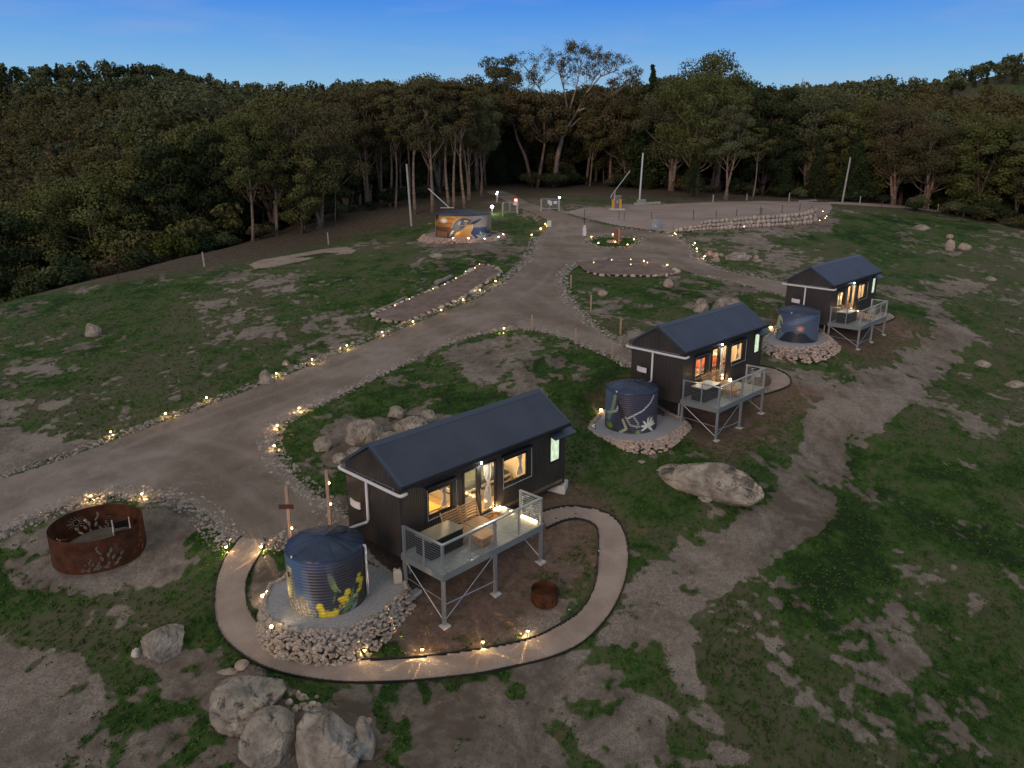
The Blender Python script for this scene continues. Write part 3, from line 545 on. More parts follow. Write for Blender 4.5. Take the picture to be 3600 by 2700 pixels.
for a in [(1592, 562, 56, 9, 'flat bare rock sheet in the lawn by the lane', .5), (1636, 566, 28, 9, 'flat grey rock right of the rock sheet', .6), (1990, 497, 40, 7, 'flat rock outcrop in the far right paddock', .5), (2120, 792, 40, 18, 'flat rock outcrop at the right edge of the paddock', .6), (2190, 836, 44, 10, 'low grey rock at the right edge of the photo', .6),
          (2140, 606, 26, 10, 'small rock outcrop in the right paddock', .6), (1590, 770, 10, 6, 'small stone below the middle cabin', .6), (1385, 1000, 18, 7, 'flat pale stone on the grass right of the nearest cabin', .7), (1095, 950, 10, 6, 'small stone behind the nearest roof', .8), (492, 1457, 46, 14, 'low light slab left of the boulder cluster', .4),
          (940, 556, 34, 7, 'flat stone on the grass below the mural tank', .5), (1002, 531, 1, 1, '', 1)][:-1]:
    boulder(a[0], a[1], a[2], a[3], a[4], depth=a[5], seed=int(a[0]), sub=I3, sink=.42)
boulder(295, 1420, 20, 24, 'small white rock left of the lone rounded boulder', seed=5, material=m_white, name='rock', sub=I3); boulder(523, 1447, 36, 20, 'small tan rock at the outer edge of the path loop', seed=6, material=m_bpink, name='rock', sub=I3)
boulder(797, 1573+8, 20, 16, 'small tan rock on top of the narrow split slab', seed=7, material=m_bpink, name='rock', sub=I3, dz=.25)
r = RS(5)
for i in range(16):
    boulder(625+r.uniform(0, 62), 1500+r.uniform(0, 45), r.uniform(10, 24), r.uniform(8, 18), 'broken stone in the rubble between the big boulders at the bottom', depth=.7, seed=50+i, sub=I2, name='rock', group='rubble between the bottom boulders', material=m_bpink if i % 3 else m_white)
# ------------------------------------------------------------------ cabins
m_wall = mat('corrugated wall', (.030, .025, .022), .40, .0, noise=(.8, 7, .35, .65), col2=(.050, .041, .035), wave=('X', 4.13, .016), spec=.5)
m_wall_end = mat('corrugated end wall', (.030, .025, .022), .40, .0, noise=(.8, 7, .35, .65), col2=(.050, .041, .035), wave=('Y', 4.13, .016), spec=.5)
m_roof = mat('roof steel', (.038, .050, .077), .36, .25, noise=(.9, 8, .35, .65), col2=(.052, .067, .098), wave=('X', 4.13, .008), spec=.5)
m_cap = mat('roof capping', (.060, .084, .125), .36, .3); m_black = mat('black frame', (.012, .012, .013), .4); m_galv = mat('galvanised steel', (.42, .45, .47), .42, .75, noise=(30, 4, .4, .6), col2=(.52, .55, .57))
m_pipe = mat('white pvc', (.72, .68, .66), .4); m_deck = mat('deck board', (.22, .25, .235), .6, wave=('Y', 2.24, .010), noise=(6, 6, .35, .65), col2=(.29, .32, .30))
m_fascia = mat('deck fascia', (.25, .28, .28), .5, .4); m_glass = glassmat('window glass', refl=.22); m_wood = mat('oiled timber', (.42, .24, .11), .55, noise=(7, 6, .35, .65), col2=(.52, .32, .16)); m_conc = mat('concrete', (.55, .52, .48), .85, noise=(6, 6, .35, .65), col2=(.65, .62, .57))
m_lining = mat('pale lining', (.62, .55, .42), .7); m_floor = mat('timber floor', (.45, .30, .16), .5, noise=(5, 5, .4, .6), col2=(.55, .38, .22)); m_frost = mat('frosted pane', (.75, .8, .7), .5, emit=((.80, .95, .62), .75), noise=(6, 4, .4, .65), col2=(.5, .6, .4))
m_cloth = mat('curtain cloth', (.78, .72, .6), .8, wave=('X', 7, .02)); m_lampw = mat('cool lamp', (1, 1, 1), .5, emit=((.9, .85, 1), 30)); m_lampy = mat('warm lamp', (1, .9, .7), .5, emit=((1, .66, .30), 22))
m_bed = mat('dark bedding', (.06, .08, .08), .9); m_bedr = mat('red bedding', (.40, .085, .045), .9, wave=('X', 3, .05)); m_sheet = mat('white bedding', (.7, .66, .58), .9); m_tabley = mat('yellow tabletop', (.75, .55, .08), .5); m_orange = mat('orange rug', (.48, .22, .10), .9)
def patterned_glow(m):
    t = m.node_tree; b = t.nodes['Principled BSDF']; x = t.nodes.new('ShaderNodeTexNoise'); x.inputs['Scale'].default_value = 7; r = t.nodes.new('ShaderNodeValToRGB')
    mp = t.nodes.new('ShaderNodeMapping'); mp.inputs['Scale'].default_value = (1.6, 1, .5); t.links.new(t.nodes.new('ShaderNodeTexCoord').outputs['Object'], mp.inputs[0]); t.links.new(mp.outputs[0], x.inputs[0])
    rampset(r, [(.42, (.85, 1, .72)), (.66, (.42, .58, .28))]); t.links.new(x.outputs[0], r.inputs[0]); t.links.new(r.outputs[0], b.inputs['Emission Color'])
patterned_glow(m_frost)
L0, L1, V0c, V1c, ZB, ZE, ZR = 0., 8.36, 2.0, 4.9, -.22, 2.36, 3.33
HOLES = [(1.16, 2.26, .84, 1.74), (2.80, 4.44, .02, 1.97), (4.78, 6.12, .82, 1.80), (7.43, 8.05, .88, 1.98)]
def light(name, loc, kind, energy, color, size=.1, parent=None, **kw):
    ld = bpy.data.lights.new(name, kind); ld.energy = energy; ld.color = color
    if kind in ('POINT', 'SPOT'): ld.shadow_soft_size = size
    if kind == 'AREA': ld.shape = 'RECTANGLE'; ld.size = size; ld.size_y = kw.pop('sy', size)
    for k, v in kw.items(): setattr(ld, k, v)
    o = bpy.data.objects.new(name, ld); COL.objects.link(o); o.location = loc; o.parent = parent; return o
def make_cabin(i):
    lab = ['nearest black corrugated tiny cabin with a pale gutter pipe across its gable', 'middle black corrugated tiny cabin of the three, red bedding seen through its door', 'farthest black corrugated tiny cabin of the three at the end of the lane'][i]
    x, y, z = cab(i, 0, 0); c = empty('tiny_cabin', (x, y, z), YAW, lab, 'cabin', 'black tiny cabins on the slope')
    w = MB(); T = .1   # front wall round its openings
    xs = sorted({L0, L1}|{h[0] for h in HOLES}|{h[1] for h in HOLES}); zs = sorted({ZB, ZE}|{h[2] for h in HOLES}|{h[3] for h in HOLES})
    for a, b_ in zip(xs[:-1], xs[1:]):
        hs = sorted((h[2], h[3]) for h in HOLES if h[0] <= a+1e-6 and h[1] >= b_-1e-6); z0 = ZB
        for h0, h1 in hs+[(ZE, ZE)]:
            if h0 > z0+1e-4: w.box(a, b_, V0c, V0c+T, z0, h0)
            z0 = h1
    w.box(L0, L1, V1c-T, V1c, ZB, ZE)
    w.build('side_wall', m_wall, c)
    vm = (V0c+V1c)/2
    for x0, x1 in ((L0, L0+T), (L1-T, L1)):
        g = MB(); x0 += .004; x1 -= .004
        pr = [(V0c-.004, ZB), (V1c+.004, ZB), (V1c+.004, ZE), (vm, ZR-.05), (V0c-.004, ZE)]; x0 = x0-.012 if x0 < 1 else x0; x1 = x1+.012 if x1 > 5 else x1
        g.add([(x0, a, b_) for a, b_ in pr]+[(x1, a, b_) for a, b_ in pr], [(4, 3, 2, 1, 0), (5, 6, 7, 8, 9)]+[(k, (k+1) % 5, 5+(k+1) % 5, 5+k) for k in range(5)])
        g.build('end_wall', m_wall_end, c)
    r0, r1, e0, e1, ze, zr, th = -.07, 8.43, 1.80, 5.06, 2.33, 3.37, .05
    roof = MB()
    for s_, e in ((1, e0), (-1, e1)):
        a = [(r0, e, ze), (r1, e, ze), (r1, vm, zr), (r0, vm, zr)]; b_ = [(p[0], p[1], p[2]+th) for p in a]
        f = [(0, 1, 2, 3)[::s_][::-1], (4, 5, 6, 7)[::s_]]+[(0, 1, 5, 4)[::s_], (1, 2, 6, 5)[::s_], (3, 0, 4, 7)[::s_]]; roof.add(a+b_, f)
    ro = roof.build('roof', m_roof, c)
    cp = MB()
    sl_ = (zr-ze)/(vm-e0)
    for s_ in (1, -1):
        e = vm-.17*s_; a = [(r0-.01, e, zr-.17*sl_+th+.012), (r1+.01, e, zr-.17*sl_+th+.012), (r1+.01, vm, zr+th+.03), (r0-.01, vm, zr+th+.03)]; b_ = [(p[0], p[1], p[2]-.012) for p in a]
        cp.add(a+b_, [(0, 1, 2, 3)[::s_], (0, 1, 5, 4), (3, 0, 4, 7), (1, 2, 6, 5)])
    for xx in (r0-.012, r1-.10):
        for s_, e in ((1, e0), (-1, e1)):
            cp.add([(xx, e, ze+th+.01), (xx+.11, e, ze+th+.01), (xx+.11, vm, zr+th+.01), (xx, vm, zr+th+.01), (xx, e, ze-.06), (xx, vm, zr-.06)], [(0, 1, 2, 3), (4, 0, 3, 5)])
    cp.build('ridge_cap', m_cap, ro)
    ga = MB()  # eaves gutter along the front and its small hood at the right end
    ga.box(r0, r1, e0-.055, e0-.003, ze-.07, ze+.025); ga.build('eaves_gutter', m_black, c)
    hd = MB(); hd.add([(7.3, V0c-.002, 2.13), (8.62, V0c-.002, 2.13), (8.62, 1.62, 1.99), (7.3, 1.62, 1.99), (7.3, V0c-.002, 2.10), (8.62, V0c-.002, 2.10), (8.62, 1.62, 1.96), (7.3, 1.62, 1.96)], [(0, 3, 2, 1), (4, 5, 6, 7), (3, 7, 6, 2), (0, 4, 7, 3), (2, 6, 5, 1)]); hd.build('window_hood', m_cap, c)
    # pale gutter pipe across the gable, downpipe and spout
    gp = MB().tube([(.02, 5.2, 2.14), (-.09, 5.16, 2.12), (-.11, 5.05, 2.11), (-.11, 1.95, 2.07), (-.09, 1.83, 2.07), (.03, 1.78, 2.09), (.14, 1.78, 2.11)], .058, 10).build('gutter_pipe', m_pipe, c, smooth=True)
    MB().tube([(-.10, 3.62, 2.06), (-.10, 3.62, .66), (-.12, 3.66, .56), (-.18, 4.45, .12), (-.26, 4.62, .0), (-.28, 4.64, -.14)], .05, 10).build('downpipe', m_pipe, gp, smooth=True)
    br = MB()
    for vv in (4.95, 4.15, 3.35, 2.2): br.box(-.12, .0, vv, vv+.02, 2.10, 2.19)
    br.box(-.012, .0, 2.2, 4.97, 2.16, 2.18); br.build('pipe_bracket', m_galv, gp)
    # flat white antenna on a bracket
    an = MB(); rows = []
    for a in np.linspace(-1, 1, 9):
        rows.append([(-.30+.05*a*a, 4.12+a*.27, 1.14+b_*.125+.02*a) for b_ in (-1, 1)])
    vs_ = [p for rw in rows for p in rw]; an.add(vs_, [(2*k, 2*k+2, 2*k+3, 2*k+1) for k in range(8)]); an.add([(p[0]+.03, p[1], p[2]) for p in vs_], [(2*k, 2*k+1, 2*k+3, 2*k+2) for k in range(8)])
    ao = an.build('antenna', m_pipe, c, smooth=True); MB().tube([(-.26, 4.12, 1.05), (-.16, 4.12, .82), (-.0, 4.12, .80)], .018, 6).build('antenna_arm', m_black, ao)
    # windows, frames, awnings, sliding door
    for k, (a, b_, z0, z1) in enumerate(HOLES):
        if k == 1: continue
        fr = MB(); y0, y1 = V0c-.012, V0c+.06; t_ = .05
        for q in ((a-.02, b_+.02, z0-.02, z0+t_), (a-.02, b_+.02, z1-t_, z1+.02), (a-.02, a+t_, z0+t_, z1-t_), (b_-t_, b_+.02, z0+t_, z1-t_)): fr.box(q[0], q[1], y0, y1, q[2], q[3])
        wn = fr.build('window', m_black, c); MB().box(a+t_, b_-t_, V0c+.02, V0c+.026, z0+t_, z1-t_).build('pane', m_frost if k == 3 else m_glass, wn)
        if k < 3:
            aw = MB(); aw.tube([(a-.10, V0c-.10, z1+.16), (b_+.12, V0c-.10, z1+.16)], .055, 8); aw.box(a-.10, b_+.12, V0c-.16, V0c-.002, z1+.17, z1+.225); ao = aw.build('awning', m_black, wn)
            MB().tube([(a-.10, V0c-.12, z1+.14), (a-.10, V0c-.13, z0-.10)], .012, 5).tube([(b_+.11, V0c-.12, z1+.14), (b_+.11, V0c-.13, z0-.06)], .012, 5).tube([(a-.10, V0c-.13, z0-.06), (b_+.11, V0c-.13, z0-.04)], .014, 5).build('awning_rail', m_galv, ao)
    a, b_, z0, z1 = HOLES[1]; fr = MB(); y0, y1 = V0c-.014, V0c+.08
    for q in ((a-.02, b_+.02, z0-.02, z0+.06), (a-.02, b_+.02, z1-.06, z1+.02), (a-.02, a+.06, z0+.06, z1-.06), (b_-.06, b_+.02, z0+.06, z1-.06), (3.46, 3.54, z0+.06, z1-.06), (3.546, 3.66, z0+.06, z1-.06)): fr.box(q[0], q[1], y0, y1, q[2], q[3])
    dr = fr.build('sliding_door', m_black, c); MB().box(3.66, b_-.06, V0c+.02, V0c+.026, z0+.06, z1-.06).build('door_pane', m_glass, dr)
    if i == 1 or i == 0: MB().box(a+.06, 3.46, V0c+.05, V0c+.056, z0+.06, z1-.06).build('door_pane', m_glass, dr)
    MB().box(3.58, 3.60, V0c-.06, V0c-.045, .85, 1.10).bar((3.59, V0c-.05, 1.0), (3.72, V0c-.05, 1.02), .016).build('door_handle', m_galv, dr)
    # lining, floor and ceiling
    li = MB(); li.box(L0+.12, L1-.12, V1c-.14, V1c-.11, 0, 2.3); li.box(L0+.12, L0+.15, V0c+.12, V1c-.15, 0, 2.3); li.box(6.5, 6.56, V0c+.12, V1c-.15, 0, 2.3)
    li.box(L0+.12, L1-.12, V0c+.11, V1c-.11, 2.30, 2.33); li.build('lining', m_lining, c)
    MB().box(L0+.11, L1-.11, V0c+.0, V1c-.11, -.12, 0).build('floor', m_floor, c)
    wl = MB().lathe([(.0, 0), (.03, 0), (.032, .03), (.022, .07), (0, .08)], 10, 3.60, V0c-.10).build('wall_lamp', m_lampw, c); wl.location.z = 2.05
    light('lamp_light', (3.6, V0c-.22, 2.03), 'SPOT', 62 if i == 0 else 50, (1, .93, .80), .04, c, spot_size=rad(165), spot_blend=.4)
    for lx, en in ((1.3, 26), (3.7, 34), (5.4, 30)): light('room_light', (lx, 3.5, 2.1), 'POINT', en*4.2, (1, .70, .36) if i != 2 else (1, .68, .36), .12, c)
    for u, v in ((8.1, 2.35), (4.6, 2.3), (.6, 2.4), (.3, 4.6)):
        q = cab(i, u, v); MB().tube([(u, v, ZB), (u, v, gz(q[0], q[1])-z-.05)], .05, 8).build('pier', m_galv, c)
    return c
cabins = [make_cabin(i) for i in range(3)]
def place(i, u, v, w=0): return cab(i, u, v, w)
NM = ['nearest', 'middle', 'farthest']
def on_cabin(name, i, lab, cat, group=None, u=0, v=0, w=0, rz=0): return empty(name, cab(i, u, v, w), YAW+rz, lab, cat, group)
# concrete footings under the right ends
for i in range(3):
    q = cab(i, 8.32, 2.3); f = MB(); zt = gz(q[0], q[1])+.28; f.box(-.36, .36, -.36, .36, -.35, 0)
    obj('concrete_footing', f.mesh('concrete_footing', m_conc), loc=(q[0], q[1], zt), rz=YAW+.5, label='pale concrete footing under the front right corner of the %s cabin' % NM[i], cat='footing', group='cabin footings')
# rooms seen through the glass
for i in range(3):
    t_ = on_cabin('dining_table', i, 'table behind the left window of the %s cabin' % NM[i], 'table', 'tables inside the cabins', 1.7, 2.75)
    MB().box(-.5, .45, -.33, .4, .70, .75).build('table_top', (m_tabley, m_orange, m_wood)[i], t_)
    for sx, sy in ((-.42, -.27), (.37, -.27), (-.42, .32), (.37, .32)): MB().box(sx-.03, sx+.03, sy-.03, sy+.03, 0, .70).build('leg', m_lining, t_)
    bd = on_cabin('bed', i, ['raised bed with dark green cover inside the nearest cabin', 'bed with crumpled red cover inside the middle cabin', 'raised bed inside the farthest cabin'][i], 'bed', 'beds inside the cabins', 4.9, 3.75)
    MB().box(-1.3, 1.4, -.75, .95, 0, .55).build('bed_base', m_sheet, bd)
    mt = MB(); nx, ny = 28, 20; rr_ = RS(i); vs_ = []
    for a in range(nx+1):
        for b_ in range(ny+1):
            X = -1.32+2.74*a/nx; Y = -.78+1.72*b_/ny; e = min(a, nx-a, b_, ny-b_); vs_.append((X, Y, .56+.2*min(1, e/2.5)+.03*math.sin(X*9+Y*5)*math.cos(Y*11-X*3)-(.2 if e == 0 else 0)))
    mt.add(vs_, [(a*(ny+1)+b_, (a+1)*(ny+1)+b_, (a+1)*(ny+1)+b_+1, a*(ny+1)+b_+1) for a in range(nx) for b_ in range(ny)]); mt.build('bed_cover', (m_bed, m_bedr, m_sheet)[i], bd, smooth=True)
    for yy in (-.55, .15): pl = obj('pillow', MB().lathe([(.01, -.09), (.2, -.07), (.27, 0), (.2, .08), (.01, .1)], 14).mesh('pillow', m_sheet, True), bd, loc=(1.1, yy+.2, .84)); pl.scale = (.8, 1.1, 1)
    hs = on_cabin('low_stool', i, 'small white stool just inside the door of the %s cabin' % NM[i], 'stool', 'stools inside the cabins', 3.05, 2.45)
    MB().box(-.2, .2, -.16, .16, .38, .42).build('seat', m_sheet, hs)
    for sx in (-.16, .16): MB().box(sx-.02, sx+.02, -.14, .14, 0, .38).build('leg', m_sheet, hs)
    for k, (u, wd, top, bot, tie, nm) in enumerate(((4.18, .34, 1.92, .06, 1.05, 'sliding door'), (2.05, .24, 1.70, .88, 1.25, 'left window'), (5.9, .28, 1.78, .86, 1.3, 'right window'), (4.9, .13, 1.78, .86, 1.3, 'left side of the right window'))):
        cu_ = MB(); cols, rws = 16, 14
        for b_ in range(rws+1):
            f = b_/rws; z_ = top+(bot-top)*f; pinch = 1-.62*math.exp(-((z_-tie)/.22)**2)
            for a in range(cols+1):
                g_ = a/cols-.5; cu_.v.append((g_*wd*pinch+(.5-.5*pinch)*wd*.5, .04*math.sin(a*1.9)*pinch, z_))
        cu_.f = [(b_*(cols+1)+a, b_*(cols+1)+a+1, (b_+1)*(cols+1)+a+1, (b_+1)*(cols+1)+a) for a in range(cols) for b_ in range(rws)]
        p = cab(i, u, V0c+.20); obj('curtain', cu_.mesh('curtain', m_cloth, True), loc=p, rz=YAW, label='tied back cream curtain at the %s of the %s cabin' % (nm, NM[i]), cat='curtain', group='cream curtains')
# ------------------------------------------------------------------ decks and what stands on them
def gloc(i, u, v): p = cab(i, u, v); return gz(p[0], p[1])-p[2]
for i in range(3):
    d = on_cabin('deck', i, 'grey boarded deck on tall steel legs in front of the %s cabin' % NM[i], 'deck', 'steel legged decks')
    DL, DW, db = 4.62, 1.87, .961
    fl = MB(); fl.box(-.02, DL+.02, -.02, 1.99, -.035, 0); fl.build('deck_floor', m_deck, d)
    fa = MB(); fa.box(-.03, DL+.03, -.06, -.022, -.24, -.004); fa.box(-.06, -.022, -.06, 1.98, -.24, -.004); fa.box(DL+.022, DL+.06, -.06, 1.98, -.24, -.004); fa.build('fascia', m_fascia, d)
    for u in (DL*.25, DL*.5, DL*.75): MB().box(u-.03, u+.03, -.02, 1.95, -.20, -.04).build('joist', m_galv, d)
    for (u, v) in ((0, 0), (DL/2, 0), (DL, 0), (0, DW), (DL, DW)):
        g_ = gloc(i, u, v); lg = MB(); lg.box(u-.05, u+.05, v-.05, v+.05, g_-.05, -.04); lo = lg.build('leg', m_galv, d); MB().box(u-.15, u+.15, v-.15, v+.15, g_-.06, g_+.02).build('base_plate', m_conc, lo)
    def post(u, v, w_=.04): q = MB(); q.box(u-w_, u+w_, v-w_, v+w_, 0, .965); q.box(u-.08, u+.08, v-.08, v+.08, .001, .014); q.build('railing_post', m_galv, d)
    for u, v in ((0, 0), (DL/2, 0), (DL, 0), (0, DW), (DL, db)): post(u, v)
    for u, v in ((0, DW*.48), (DL*.25, 0), (DL*.75, 0)): post(u, v, .022)
    hr = MB(); hr.box(-.05, DL+.05, -.05, .05, .965, 1.005); hr.box(-.05, .05, .051, DW+.05, .965, 1.005); hr.box(DL-.05, DL+.05, .051, db+.05, .965, 1.005); hr.build('handrail', m_galv, d)
    w1 = MB(); w2 = MB()
    for k in range(10):
        z_ = .09+k*.087; w1.tube([(0, .04, z_), (0, DW-.04, z_)], .005, 4); w2.tube([(DL, .04, z_), (DL, db-.04, z_)], .007, 4)
    w1.build('railing_wires', m_galv, d); w2.build('railing_wires', m_galv, d)
    MB().box(.03, DL/2-.04, -.006, .006, .05, .93).build('glass_panel', m_glass, d); MB().box(DL/2+.04, DL-.03, -.006, .006, .05, .93).build('glass_panel', m_glass, d)
    for a, b_ in (((0, DW), (0, 0)), ((DL/2, 0), (0, 0)), ((DL, DW), (DL, 0))):
        ga_, gb_ = gloc(i, *a), gloc(i, *b_); MB().tube([(a[0], a[1], -.22), (b_[0], b_[1], gb_+.16)], .016, 6).build('brace', m_galv, d)
    g_ = gloc(i, DL/2, 0); MB().tube([(0, 0, -1.1), (DL/2, 0, max(g_+.25, -1.25))], .018, 6).build('tie_rod', m_galv, d); MB().tube([(0, 0, -.95), (0, DW, -.85)], .012, 6).build('tie_rod', m_galv, d)
    # entry ramp on the right, marker post
    MB().add([(DL+.06, 1.0, -.03), (DL+.06, 1.98, -.03), (DL+.95, 1.98, -.42), (DL+.95, 1.0, -.42), (DL+.06, 1.0, -.10), (DL+.06, 1.98, -.10), (DL+.95, 1.98, -.49), (DL+.95, 1.0, -.49)], [(0, 3, 2, 1), (4, 5, 6, 7), (0, 4, 7, 3), (1, 2, 6, 5), (3, 7, 6, 2)]).build('entry_ramp', m_fascia, d)
    MB().box(DL+.40, DL+.46, .80, .86, -1.0, .42).build('marker_post', m_galv, d)
    if i: MB().bar((DL, .05, .95), (DL, db-.05, .05), .05).build('cross_brace', m_galv, d)
    # storage box
    s_ = on_cabin('storage_box', i, 'black slatted storage box with a grey lid on the deck of the %s cabin' % NM[i], 'storage box', 'slatted boxes on the decks', .78, 1.20)
    q = MB(); q.box(-.52, .86, -.36, .36, .02, .66)
    for k in range(9): q.box(-.535, .875, -.375, .375, .05+k*.068, .088+k*.068)
    q.build('body', m_black, s_); MB().box(-.56, .90, -.40, .40, .665, .70).build('lid', mat('box lid', (.16, .17, .14), .45) if i == 0 else mat('box lid pale', (.5, .53, .48), .45), s_)
    # slatted bench of two seats and low table
    bn = on_cabin('slatted_bench', i, 'slatted timber bench with two seats on the deck of the %s cabin' % NM[i], 'bench', 'slatted benches on the decks', 2.35, 1.35)
    for sx in (-.42, .42):
        st = MB(); bk = MB()
        for k in range(9): st.box(sx-.40, sx+.40, -.50+k*.085, -.50+k*.085+.055, .30, .33)
        for k in range(6): yb = .27+k*.035; zb = .38+k*.085; bk.add([(sx+a*.39, yb+b_*.012+c*.0, zb+c*.06) for c in (0, 1) for a, b_ in ((-1, -1), (1, -1), (1, 1), (-1, 1))], [(3, 2, 1, 0), (4, 5, 6, 7), (0, 1, 5, 4), (1, 2, 6, 5), (2, 3, 7, 6), (3, 0, 4, 7)])
        st.build('seat', m_wood, bn); bk.build('backrest', m_wood, bn)
        for ex in (-.39, .39): MB().bar((sx+ex, .24, .30), (sx+ex, .47, .92), .035).build('back_upright', m_wood, bn)
    for ex in (-.80, -.02, .78):
        MB().box(ex-.02, ex+.03, -.50, -.46, 0, .30).build('leg', m_wood, bn); MB().box(ex-.02, ex+.03, .22, .26, 0, .30).build('leg', m_wood, bn)
    tb = on_cabin('slatted_table', i, 'low slatted timber table on the deck of the %s cabin' % NM[i], 'table', 'slatted tables on the decks', 2.28, .48)
    q = MB()
    for k in range(9): q.box(-.36, .36, -.26+k*.058, -.26+k*.058+.042, .33, .355)
    q.build('table_top', m_wood, tb)
    for ex, ey in ((-.34, -.24), (.31, -.24), (-.34, .22), (.31, .22)): MB().box(ex, ex+.035, ey, ey+.035, 0, .33).build('leg', m_wood, tb)
    q = MB(); q.box(-.33, .33, -.24, -.215, .26, .30); q.box(-.33, .33, .225, .25, .26, .30)
    for k in range(5): q.box(-.32, .32, -.2+k*.09, -.16+k*.09, .08, .095)
    q.build('lower_slats', m_wood, tb)
    MB().box(-.52, .52, -.27, .27, .001, .016).build('doormat', mat('doormat %d' % i, (.10, .045, .02), .95, noise=(6, 3, .45, .55), col2=(.30, .15, .06)), None, loc=cab(i, 3.75, 1.62), rz=YAW, label='brown doormat at the sliding door of the %s cabin' % NM[i], cat='doormat', group='doormats')
    # deck lights
    if i == 0:
        pts = [(4.52, 1.93), (4.62, 1.88), (4.70, 1.70), (4.70, 1.42), (4.70, 1.15), (4.66, .80), (4.66, .62), (4.66, .42), (4.66, .22)]
        sl_ = on_cabin('string_light', 0, 'glowing rope of warm lights along the right end of the nearest deck', 'rope light')
        MB().tube([(a, b_, .04) for a, b_ in pts], .010, 6).build('cable', m_pipe, sl_)
        for a, b_ in ((4.30, 1.93), (4.45, 1.95), (4.55, 1.90), (4.60, 1.76), (4.56, 1.35), (4.56, .80), (4.56, .60), (4.56, .40), (4.56, .22)):
            obj('bulb', MB().box(-.035, .035, -.06, .06, .02, .07).mesh('bulb', m_lampy), sl_, loc=(a, b_, 0)); light('glow', (a, b_, .14), 'POINT', .3, (1, .55, .22), .04, sl_)
    else:
        ln = on_cabin('deck_lantern', i, 'small warm lantern on the deck floor by the door of the %s cabin' % NM[i], 'lantern', 'deck lanterns', 4.55, 1.80)
        MB().lathe([(.05, 0), (.07, .02), (.06, .10), (.01, .13)], 12).build('glass', m_lampy, ln, smooth=True); MB().lathe([(.04, .131), (.07, .135), (.02, .17)], 12).build('cap', m_black, ln); light('glow', (0, -.02, .22), 'POINT', 5, (1, .55, .22), .05, ln)
# little things by the nearest tank
jc = empty('water_container', cab(0, -.22, 2.0, -1.05), YAW+.2, 'beige plastic water container beside the left leg of the nearest deck', 'container')
MB().lathe([(.10, 0), (.17, .06), (.19, .12), (.19, .44), (.14, .52), (.07, .55)], 4).build('body', mat('beige plastic', (.52, .46, .36), .5), jc); MB().lathe([(.05, .55), (.05, .60), (0, .6)], 10).build('cap', m_black, jc)
st = MB(); st.box(-.12, .12, -.12, .12, -.5, 0); st.build('base', m_galv, jc)
q = cab(0, -.1, 1.55); MB().box(-.45, .45, -.12, .12, -.3, .12).build('concrete_block', m_conc, None, loc=(q[0], q[1], gz(q[0], q[1])), rz=YAW+.15, label='pale concrete block at the end of the nearest tank pad', cat='block')
# ------------------------------------------------------------------ painted tanks on their gravel pads
def sm(e0, e1, x): t = np.clip((x-e0)/(e1-e0), 0, 1); return t*t*(3-2*t)
class Mural:
    """paint on a cylinder: S across (-1 left .. 1 right), T up (0..1)"""
    def __init__(s, Sx, T, base): s.S, s.T = Sx, T; s.C = np.tile(np.array(base, float), (len(Sx), 1))
    def put(s, m, c): m = np.clip(m, 0, 1)[:, None]; s.C = s.C*(1-m)+np.array(c)*m
    def ell(s, x, y, a, b, c, rot=0, soft=.25, k=1.):
        u = s.S-x; v = s.T-y; cs, sn = math.cos(rot), math.sin(rot); d = np.hypot((u*cs+v*sn)/a, (-u*sn+v*cs)/b); s.put(k*(1-sm(1-soft, 1+soft, d)), c)
    def poly(s, pts, c, k=1.): s.put(inside(pts, s.S, s.T)*k, c)
    def line(s, pts, w, c, k=1.):
        d = np.full(len(s.S), 9.)
        for (x1, y1), (x2, y2) in zip(pts[:-1], pts[1:]):
            t = np.clip(((s.S-x1)*(x2-x1)+(s.T-y1)*(y2-y1))/((x2-x1)**2+(y2-y1)**2), 0, 1); d = np.minimum(d, np.hypot(s.S-x1-t*(x2-x1), s.T-y1-t*(y2-y1)))
        s.put(k*(1-sm(w*.6, w*1.3, d)), c)
def tank_wall(Rd, Ht, n, m, paint, ctr):
    """corrugated sheet wall with paint; angles run from the side that faces the drive-up viewpoint"""
    face = math.atan2(-ctr[1], -ctr[0]); a = np.linspace(-math.pi, math.pi, n+1)[:-1]; tt = np.linspace(0, 1, m+1)
    A, T = np.meshgrid(a, tt); rib = .011*np.sin(T*Ht/.10*2*math.pi)*((T > .03) & (T < .97)); rad_ = Rd+rib
    X = rad_*np.cos(face+A); Y = rad_*np.sin(face+A); V = np.stack([X, Y, T*Ht], -1).reshape(-1, 3)
    Sx = np.where(np.abs(A) < math.pi/2, np.sin(A), np.sign(A)*(2-np.abs(np.sin(A)))).ravel()
    C = paint(Sx, T.ravel()); ii = np.arange((m+1)*n).reshape(m+1, n); j = np.roll(ii, -1, 1)
    return V, np.stack([ii[:-1], j[:-1], j[1:], ii[1:]], -1).reshape(-1, 4), C
m_paint = attrmat('painted steel', 'paint', .42, 0, spec=.5)
